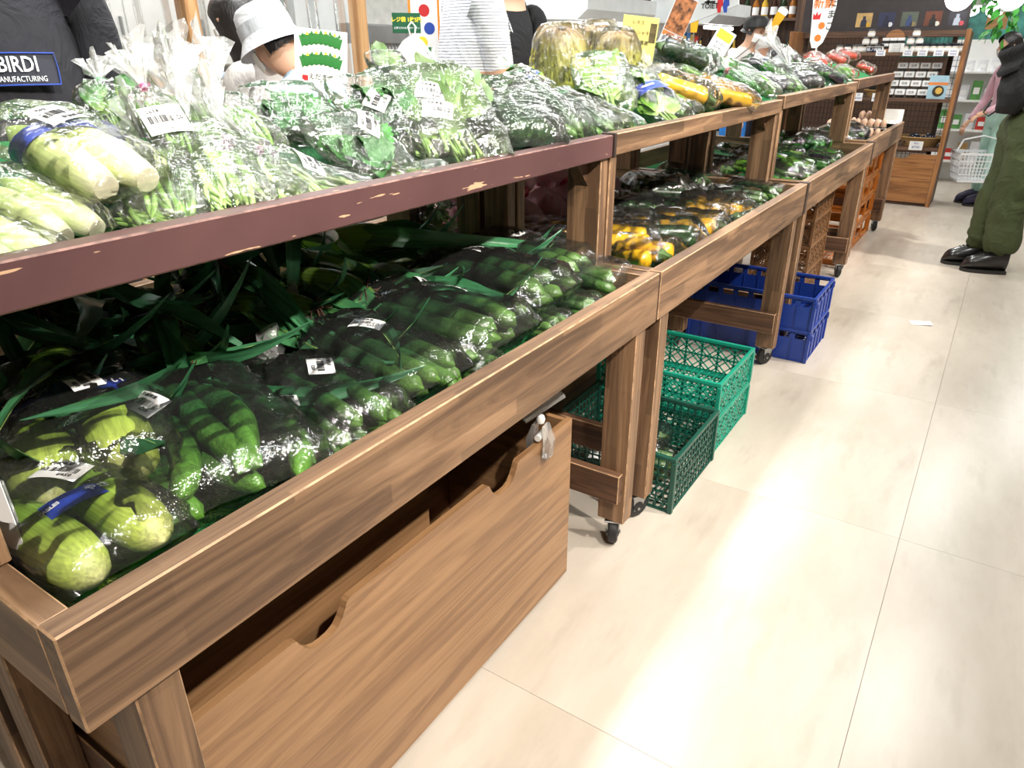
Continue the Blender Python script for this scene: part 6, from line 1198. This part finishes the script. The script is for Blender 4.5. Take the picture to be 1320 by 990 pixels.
def person(label, loc, yaw, H=1.65, lean=0.0, head_tilt=0.0, top=None, bottom=None, shoe=None, hair=HAIR, hair_len=0.0, arms=None, legs=None, mask=True, build=1.0, sleeve=0.45, category='person', wob=0.006, head_at=None, sw=0.108):
    """faces local +x; arms: per side (elbow, wrist) offsets from the shoulder as fractions of the height; legs: per side (knee, ankle) x shifts"""
    t = thing('person', label, category, loc, (0, 0, yaw)); V3 = Vector; J = {}
    def up_(x, y, z):                                  # upper body leans about the pelvis
        dz = z - 0.53; return V3(((x * cos(lean) + dz * sin(lean)) * H, y * H, (0.53 + dz * cos(lean) - x * sin(lean)) * H))
    b_ = build
    J['pelvis'] = (V3((0, 0, 0.53 * H)), (0.085 * H * b_, 0.062 * H * b_)); J['waist'] = (up_(0.0, 0, 0.61), (0.075 * H * b_, 0.055 * H * b_)); J['chest'] = (up_(0.005, 0, 0.72), (0.088 * H * b_, 0.062 * H * b_)); J['collar'] = (up_(0.0, 0, 0.80), (0.062 * H, 0.045 * H)); J['neck'] = (up_(0.01, 0, 0.845), 0.032 * H)
    hx = 0.012 + 0.05 * sin(head_tilt); J['jaw'] = (up_(hx + 0.012, 0, 0.885), (0.040 * H, 0.046 * H)); J['head'] = (up_(hx + 0.01 + 0.03 * sin(head_tilt), 0, 0.932), (0.047 * H, 0.056 * H)); J['crown'] = (up_(hx + 0.045 * sin(head_tilt), 0, 0.968), (0.036 * H, 0.044 * H))
    B = [('pelvis', 'waist', 0), ('waist', 'chest', 0), ('chest', 'collar', 0), ('collar', 'neck', 1), ('neck', 'jaw', 1), ('jaw', 'head', 1), ('head', 'crown', 1)]
    hands = []
    for s, sd in ((1, 'l'), (-1, 'r')):
        sh = up_(0.0, s * sw * b_, 0.795); J['sh' + sd] = (sh, 0.037 * H)
        e, w_ = (arms or {}).get(sd, ((0.02, s * 0.03, -0.17), (0.10, s * 0.03, -0.31)))
        el = sh + V3(e) * H; wr = sh + V3(w_) * H; J['sl' + sd] = (sh.lerp(el, sleeve * 2 if sleeve < 0.5 else 1.0), 0.033 * H); 
        J['el' + sd] = (el, 0.026 * H); J['wr' + sd] = (wr, 0.018 * H); hands.append((wr, (wr - el).normalized(), s))
        if (J['sl' + sd][0] - el).length < 0.02: del J['sl' + sd]; B += [('collar', 'sh' + sd, 0), ('sh' + sd, 'el' + sd, 0), ('el' + sd, 'wr' + sd, 0 if sleeve > 0.9 else 1)]
        else: B += [('collar', 'sh' + sd, 0), ('sh' + sd, 'sl' + sd, 0), ('sl' + sd, 'el' + sd, 1), ('el' + sd, 'wr' + sd, 1)]
        kx, ax, ay = (legs or {}).get(sd, (0.01, 0.0, 0.0))
        J['hip' + sd] = (V3((0, s * 0.052 * H, 0.49 * H)), 0.056 * H); J['kn' + sd] = (V3((kx * H, (s * 0.055 + ay * 0.5) * H, 0.275 * H)), 0.040 * H); J['an' + sd] = (V3((ax * H, (s * 0.055 + ay) * H, 0.05 * H)), 0.030 * H)
        B += [('pelvis', 'hip' + sd, 2), ('hip' + sd, 'kn' + sd, 2), ('kn' + sd, 'an' + sd, 2)]
    if head_at:
        h = Matrix.Rotation(yaw, 3, 'Z') @ J['head'][0]; g = PX(*head_at); t.location = (g.x - h.x, g.y - h.y, 0)
    me = skin_mesh('body', J, B, 'pelvis', 2, wob, len(label))
    for m in (top, SKIN, bottom): me.materials.append(m)
    bs_ = [(J[a][0], J[b][0], m) for a, b, m in B]
    for p in me.polygons: c = p.center; p.material_index = min(bs_, key=lambda q: seg_d(c, q[0], q[1]))[2]
    obj('body', me, t)
    hd = J['head'][0]; r = 0.056 * H
    fx = Matrix.Rotation(lean + head_tilt, 3, 'Y')
    def hp(x, y, z): return hd + fx @ V3((x * H, y * H, z * H))
    # face
    obj('nose', MB().tube([hp(0.050, 0, 0.004), hp(0.060, 0, -0.012), hp(0.050, 0, -0.018)], [0.004 * H, 0.0075 * H, 0.004 * H], 8), t, SKIN, smooth=SM)
    for s in (-1, 1):
        obj('ear', MB().tube([hp(-0.002, s * 0.049, 0.008), hp(-0.004, s * 0.055, -0.002), hp(0.0, s * 0.049, -0.016)], [0.006 * H, 0.009 * H, 0.005 * H], 8, flat=0.6), t, SKIN, smooth=SM)
        obj('eye', MB().lathe([(0, -0.0035 * H), (0.0035 * H, 0), (0, 0.0035 * H)], 8, hp(0.047, s * 0.019, 0.002)), t, EYE, smooth=SM)
    if mask: obj('face_mask', MB().grid(lambda u, v: hp(0.012 + 0.052 * cos((u - 0.5) * 2.4) * (1 - 0.12 * abs(v - 0.5)), 0.054 * sin((u - 0.5) * 2.4), -0.008 - 0.044 * v), 12, 6), t, MATS['paper'], smooth=3.2)
    else: obj('mouth', MB().tube([hp(0.050, -0.016, -0.034), hp(0.055, 0, -0.033), hp(0.050, 0.016, -0.034)], [0.002 * H, 0.004 * H, 0.002 * H], 6), t, SKIN_D, smooth=SM)
    if hair:
        def fn(u, v):
            a = pi * 0.36 + (2 * pi - pi * 0.72) * v if u > 0.45 else 2 * pi * v * (1 - u / 0.45) + (pi * 0.36 + (2 * pi - pi * 0.72) * v) * (u / 0.45)
            th = min(u / 0.55, 1.0) * pi * 0.56; dr = max(0, (u - 0.55) / 0.45); k = 1 + 0.03 * noise.noise((8 * cos(a), 8 * sin(a), u * 6))
            return hp((0.068 * sin(th) * cos(a) - 0.006 + (-0.01 * dr if cos(a) < 0 else 0)) * k, (0.060 * sin(th) * sin(a)) * k * (1 + 0.1 * dr), 0.066 * cos(th) + 0.004 - (0.015 + hair_len) * dr)
        obj('hair', MB().grid(fn, 16, 30), t, hair, smooth=3.2)
    # hands with a palm and five fingers each
    for (wr, d, s) in hands:
        sdv = d.cross(V3((0, 0, 1)));  sdv = sdv.normalized() if sdv.length > 0.1 else V3((1, 0, 0)); nrm = sdv.cross(d)
        HJ = {'w': (wr - d * 0.01, (0.016, 0.020)), 'p': (wr + d * 0.045, (0.013, 0.026)), 'q': (wr + d * 0.078, (0.011, 0.028))}; HB = [('w', 'p'), ('p', 'q')]
        hm = skin_mesh('palm', HJ, HB, 'p', 2); mb = MB(); mb.add([v.co for v in hm.vertices], [tuple(p.vertices) for p in hm.polygons])
        for i, (o_, l) in enumerate(((-0.027, 0.055), (-0.009, 0.068), (0.009, 0.072), (0.026, 0.064))):
            a = wr + d * 0.075 + sdv * o_; mb.tube([a, a + d * l * 0.45 - nrm * 0.008, a + d * l * 0.75 - nrm * 0.022, a + d * l * 0.92 - nrm * 0.036], [0.009, 0.0085, 0.008, 0.006], 8)
        a = wr + d * 0.025 + sdv * 0.024; mb.tube([a, a + d * 0.03 + sdv * 0.022 - nrm * 0.006, a + d * 0.055 + sdv * 0.024 - nrm * 0.016], [0.011, 0.0095, 0.007], 8)
        obj('hand', mb, t, SKIN, smooth=3.2)
    if shoe:
        for sd in 'lr':
            a = J['an' + sd][0]; L_ = 0.155 * H
            sh_ = MB()
            def fn(u, v):
                an = 2 * pi * v; x = -0.035 * H + L_ * u; w_ = 0.030 * H * (0.72 + 0.45 * sin(pi * min(1, u * 0.75 + 0.12))) * (1 if u < 0.8 else sqrt(max(0.02, 1 - ((u - 0.8) / 0.2) ** 2))) * (1 if u > 0.06 else 0.8)
                h = (0.065 * (1 - u) ** 0.7 + 0.030) * H * (1 if u < 0.85 else sqrt(max(0.05, 1 - ((u - 0.85) / 0.16) ** 2))); return (a.x + x, a.y + w_ * cos(an), 0.018 + max(0.0, h * 0.5 + h * 0.5 * sin(an)) if True else 0)
            sh_.grid(fn, 16, 18, wrap=True); o = obj('shoe', sh_, t, shoe, smooth=3.2)
            obj('sole', MB().prism([(a.x - 0.036 * H + L_ * u, a.y + s * 0.031 * H * (0.75 + 0.42 * sin(pi * min(1, u * 0.75 + 0.12))) * (1 if u < 0.82 else sqrt(max(0.05, 1 - ((u - 0.82) / 0.19) ** 2)))) for s, us in ((1, [i / 12 for i in range(13)]), (-1, [1 - i / 12 for i in range(13)])) for u in us], 0.0, 0.022, 2), o, SOLE)
            for i in range(4): x = a.x + 0.03 * H + i * 0.011 * H; z = 0.018 + (0.065 * (1 - (x - a.x + 0.035 * H) / L_) ** 0.7 + 0.031) * H; obj('lace', MB().tube([(x, a.y - 0.018 * H, z - 0.006), (x, a.y, z + 0.002), (x, a.y + 0.018 * H, z - 0.006)], 0.0022, 5), o, SOLE)
    return t, J
C = lambda n, r, g, b, **k: cloth(n, G(r, g, b), **k)
jeans = C('dark_blue_trousers', 44, 50, 70); greyp = C('grey_trousers', 90, 90, 94)
# black uniform, far left
q = PX(-5, 60, -2.05)
t, J = person('person in a dark uniform seen from behind, with a blue bordered back patch', (q.x, q.y, 0), 2.75, 2.0, 0.10, 0.2, C('charcoal_uniform', 38, 38, 46), jeans, SHOE, build=1.12, sw=0.094, sleeve=1.0, arms={'l': ((0.02, 0.012, -0.17), (0.12, -0.02, -0.27)), 'r': ((0.02, -0.012, -0.17), (0.12, 0.02, -0.27))})
pa = obj('back_patch', MB().grid(lambda u, v: (-0.152 - 0.012 * sin(pi * u), 0.13 - 0.26 * (1 - u), (v - 0.5) * 0.085), 8, 2), t, plain('navy_patch', G(30, 34, 52), 0.6), loc=(0.055, -0.03, 1.40), rot=(0, 0.1, 0), smooth=3.2); pa.scale = (1, 0.62, 0.85)
obj('patch_border', MB().tube([(-0.158 - 0.010 * sin(pi * (a + 0.13) / 0.26), a, b) for a, b in ((-0.125, -0.04), (0.0, -0.04), (0.125, -0.04), (0.128, 0.0), (0.125, 0.04), (0, 0.04), (-0.125, 0.04), (-0.128, 0), (-0.125, -0.04))], 0.0025, 5), pa, INK['blue'])
lettering(pa, 'BIRDI', 0.055, (-0.170, 0.0, 0.010), (pi / 2, 0, -pi / 2), 'white', bold=0.0008); lettering(pa, 'MANUFACTURING', 0.020, (-0.170, 0.0, -0.026), (pi / 2, 0, -pi / 2), 'white')
# dark-haired customer
q = PX(297, 40, -2.75)
t, J = person('dark-haired person in a light grey cardigan looking down at the vegetables', (q.x, q.y, 0), 3.35, 1.72, 0.16, 0.35, C('light_grey_cardigan', 196, 190, 186), greyp, SHOE, hair=HAIR, hair_len=0.115, sleeve=1.0, build=0.95, head_at=(303, 40, -3.0))
# white bucket hat
q = PX(360, 70, -2.62)
t, J = person('person in a white bucket hat and pale blue shirt bending forward', (q.x, q.y + 0.02, 0), 3.45, 1.67, 0.34, 0.30, C('pale_blue_shirt', 178, 204, 224), greyp, SHOE, hair=None, sleeve=0.4, head_at=(352, 66, -2.5))
hd = J['head'][0]
obj('hair', MB().grid(lambda u, v: hd + Matrix.Rotation(0.64, 3, 'Y') @ Vector((-0.012 + 0.088 * cos(1.5 + 3.28 * v), 0.090 * sin(1.5 + 3.28 * v), 0.03 - 0.10 * u + 0.004 * sin(40 * v))), 6, 24), t, HAIR, smooth=3.2)
hat = thing('bucket_hat', 'white bucket hat with a grey band worn by the bending person', 'hat', (0, 0, 0)); hat.matrix_world = t.matrix_basis @ Matrix.Translation(hd + Vector((0.012, 0, 0.018))) @ Matrix.Rotation(0.40, 4, 'Y')
MATS['hat'] = cloth('white_hat_cloth', G(232, 234, 240), vary=0.03)
obj('crown', MB().lathe([(0.108, 0.0), (0.105, 0.04), (0.098, 0.09), (0.085, 0.105), (0.0, 0.112)], 28), hat, MATS['hat'], smooth=SM); obj('brim', MB().lathe([(0.108, 0.0), (0.120, -0.020), (0.140, -0.050), (0.142, -0.054), (0.118, -0.026), (0.104, -0.004)], 32), hat, MATS['hat'], smooth=SM); obj('band', MB().lathe([(0.1092, 0.004), (0.1065, 0.05)], 28), hat, cloth('grey_hat_band', G(196, 200, 208), vary=0.03), smooth=SM)
# striped shirt and the person in black
q = PX(600, 50, -2.1)
t, J = person('person in a white shirt with thin grey stripes, seen from the side', (q.x, q.y, 0), 1.0, 2.06, 0.05, 0.2, C('striped_shirt', 236, 236, 240, vary=0.02, stripes=(26, G(150, 152, 164))), jeans, SHOE, build=1.25, sleeve=0.4, arms={'l': ((0.03, 0.0, -0.16), (0.12, -0.02, -0.28)), 'r': ((0.03, 0.0, -0.16), (0.12, 0.02, -0.28))}, wob=0.002, sw=0.080)
q = PX(655, 40, -2.6)
person('person dressed in black standing behind the striped shirt', (q.x, q.y, 0), -0.6, 2.06, 0.0, 0.2, C('black_shirt', 22, 22, 26), C('black_trousers', 26, 26, 30), SHOE, sleeve=1.0, arms={'l': ((0.04, -0.01, -0.17), (0.10, -0.05, -0.30)), 'r': ((0.04, 0.01, -0.17), (0.10, 0.05, -0.30))}, build=1.1, sw=0.085)
# two far people by the bottle shelf
q = PY(960, 30, 7.9)
t, J = person('person in a black cap and white shirt near the bottle shelf', (q.x, q.y, 0), -0.3, 1.76, 0.1, 0.2, C('white_work_shirt', 232, 228, 226, vary=0.03), C('blue_apron', 30, 110, 190), SHOE, hair=HAIR)
hd = J['head'][0]
cp = thing('flat_cap', 'black cap on the person by the bottle shelf', 'cap', (0, 0, 0)); cp.matrix_world = t.matrix_basis @ Matrix.Translation(hd + Vector((0.0, 0, 0.03)))
obj('crown', MB().lathe([(0.125, -0.01), (0.122, 0.04), (0.095, 0.085), (0.0, 0.10)], 24), cp, MATS['black'], smooth=SM); obj('peak', MB().prism([(0.08, -0.09), (0.20, -0.06), (0.225, 0.0), (0.20, 0.06), (0.08, 0.09)], -0.008, 0.0, 2), cp, MATS['black'])
q = PY(989, 30, 8.75); person('brown-haired masked person beside the bottle shelf', (q.x, q.y, 0), -1.2, 1.72, 0.0, 0.2, C('blue_jacket', 40, 90, 170), jeans, SHOE, hair=HAIR_B)
# ------------------------------------------------------------------ man with olive trousers and black bag at the right edge
olive = C('olive_trousers', 62, 72, 40, vary=0.12)
yawH = pi + 0.25
ml = (0.125, 6.13, 0)
t, J = person('man in olive trousers, cream shirt and black shoes at the right edge', ml, yawH, 1.82, 0.03, 0.25, C('cream_shirt', 222, 214, 198, vary=0.04), olive, SHOE, sleeve=0.42, mask=False, legs={'l': (0.015, 0.0, 0.0), 'r': (0.03, 0.05, 0.012)}, arms={'l': ((-0.04, 0.035, -0.165), (0.03, -0.005, -0.11)), 'r': ((-0.03, -0.035, -0.165), (0.03, 0.0, -0.12))})
TJ = {}; H_ = 1.82
TJ['w'] = (Vector((0, 0, 0.615 * H_)), (0.105 * H_, 0.078 * H_)); TJ['p'] = (Vector((0, 0, 0.52 * H_)), (0.108 * H_, 0.082 * H_)); TB = [('w', 'p')]
for sd, s in (('l', 1), ('r', -1)):
    k, a = J['kn' + sd][0], J['an' + sd][0]; h = J['hip' + sd][0]
    TJ['h' + sd] = (h + Vector((0, s * 0.014, -0.03)), 0.078 * H_); TJ['k' + sd] = (k, 0.066 * H_); TJ['m' + sd] = (k.lerp(a, 0.55), 0.064 * H_); TJ['a' + sd] = (a + Vector((0, 0, 0.028)), 0.062 * H_); TB += [('p', 'h' + sd), ('h' + sd, 'k' + sd), ('k' + sd, 'm' + sd), ('m' + sd, 'a' + sd)]
me = skin_mesh('trousers', TJ, TB, 'p', 3, 0.012, 4); me.materials.append(olive)
for v in me.vertices:                                 # creases gather at the knee and above the shoe
    p = v.co; k = max(0, 1 - abs(p.z - 0.50) / 0.22) + 1.3 * max(0, 1 - abs(p.z - 0.16) / 0.16) + 0.6 * max(0, 1 - abs(p.z - 0.88) / 0.14)
    v.co = p + v.normal * 0.010 * k * sin(46 * p.z + 9 * noise.noise((p.x * 7, p.y * 7, p.z * 4)) + 11 * p.y)
obj('trousers', me, t)
bagt = thing('black_bag', 'soft black shoulder bag carried by the man at the right', 'bag', (0, 0, 0))
mw = Matrix.Translation(ml) @ Matrix.Rotation(yawH, 4, 'Z'); bagt.matrix_world = mw
def fn(u, v):
    a = 2 * pi * v; z = 1.06 + 0.46 * u; pr = sin(pi * min(0.97, 0.10 + u * 0.86)) ** 0.6; x = 0.17 + 0.105 * pr * cos(a) * (1.1 - 0.35 * u) - 0.05 * u; y = 0.03 + 0.185 * pr * sin(a) * (1.1 - 0.3 * u)
    n = 0.018 * noise.noise((x * 8, y * 8, z * 9)) + 0.008 * noise.noise((x * 22, y * 22, z * 20)); return (x + n * cos(a), y + n * sin(a), z)
MATS['bagcloth'] = cloth('black_bag_cloth', G(20, 20, 23), vary=0.2)
obj('bag_body', MB().grid(fn, 26, 36, wrap=True), bagt, MATS['bagcloth'], smooth=3.2); obj('bag_flap', MB().grid(lambda u, v: (0.20 + 0.10 * sin(pi * v) * (1 - 0.3 * u) + 0.012 * sin(9 * u), 0.20 - 0.34 * v, 1.50 - 0.16 * u - 0.06 * sin(pi * v)), 8, 12), bagt, MATS['bagcloth'], smooth=3.2)
for s in (-1, 1): obj('strap', MB().tube([(0.10, s * 0.11, 1.45), (0.06, s * 0.13, 1.52), (-0.02, s * 0.135, 1.545), (-0.09, s * 0.12, 1.48), (-0.12, s * 0.10, 1.30)], 0.022, 8, flat=0.4), bagt, MATS['bagcloth'], smooth=SM)
obj('loop', MB().tube([(0.27, 0.0, 1.14), (0.30, 0.0, 1.06), (0.27, 0.02, 1.04), (0.22, 0.0, 1.08)], 0.006, 6), bagt, MATS['black'])
# shopper with the basket, farther away
q = P(1246, 264, 0)
t, J = person('shopper in a pink top and mint trousers behind the man', (q.x + 0.09, q.y + 0.1, 0), pi + 0.5, 1.60, 0.05, 0.3, C('pink_top', 206, 164, 176), C('mint_trousers', 168, 204, 190), plain('navy_sneaker', G(40, 36, 66), 0.6), sleeve=1.0, hair=HAIR, arms={'l': ((0.03, 0.04, -0.17), (0.15, 0.02, -0.23)), 'r': ((0.02, -0.04, -0.17), (0.10, -0.03, -0.30))})
wl = t.matrix_basis @ J['wrl'][0]
bq = P(1256, 250, 0.0); bq = PY(1258, 215, q.y - 0.15)
bk = thing('shopping_basket', 'light grey plastic shopping basket held by the pink-topped shopper', 'basket', (bq.x, q.y - 0.12, bq.z - 0.13), (0.0, 0.0, 0.35))
W0, W1, D0, D1, HB_ = 0.17, 0.21, 0.11, 0.15, 0.26
m_ = plain('pale_grey_basket', G(226, 228, 232), 0.4, vary=0.02)
for (ax, sg) in ((0, 1), (0, -1), (1, 1), (1, -1)):
    mb = MB(); n = 12 if ax == 1 else 8
    def pt(f, z):                                     # f from -1 to 1 along the side
        k = z / HB_; w_ = W0 + (W1 - W0) * k; d_ = D0 + (D1 - D0) * k
        return (f * w_, sg * d_, z) if ax == 1 else (sg * w_, f * d_, z)
    for i in range(n + 1): f = -1 + 2 * i / n; mb.bar(pt(f, 0.0), pt(f, HB_), 0.009, 0.004, (0, sg, 0) if ax == 1 else (sg, 0, 0))
    for z in (0.0, 0.065, 0.13, 0.195, HB_): mb.bar(pt(-1, z), pt(1, z), 0.005, 0.022 if z in (0.0, HB_) else 0.010)
    obj('side_grille', mb, bk, m_)
obj('base', MB().box((-W0, -D0, -0.004), (W0, D0, 0.002)), bk, m_)
for s in (-1, 1): obj('handle', MB().tube([(-W1, s * 0.012, HB_), (-W1 * 0.8, s * 0.012, HB_ + 0.12), (0, s * 0.012, HB_ + 0.16), (W1 * 0.8, s * 0.012, HB_ + 0.12), (W1, s * 0.012, HB_)], 0.006, 8), bk, m_, smooth=SM)
bpy.data.scenes.remove(TMP)
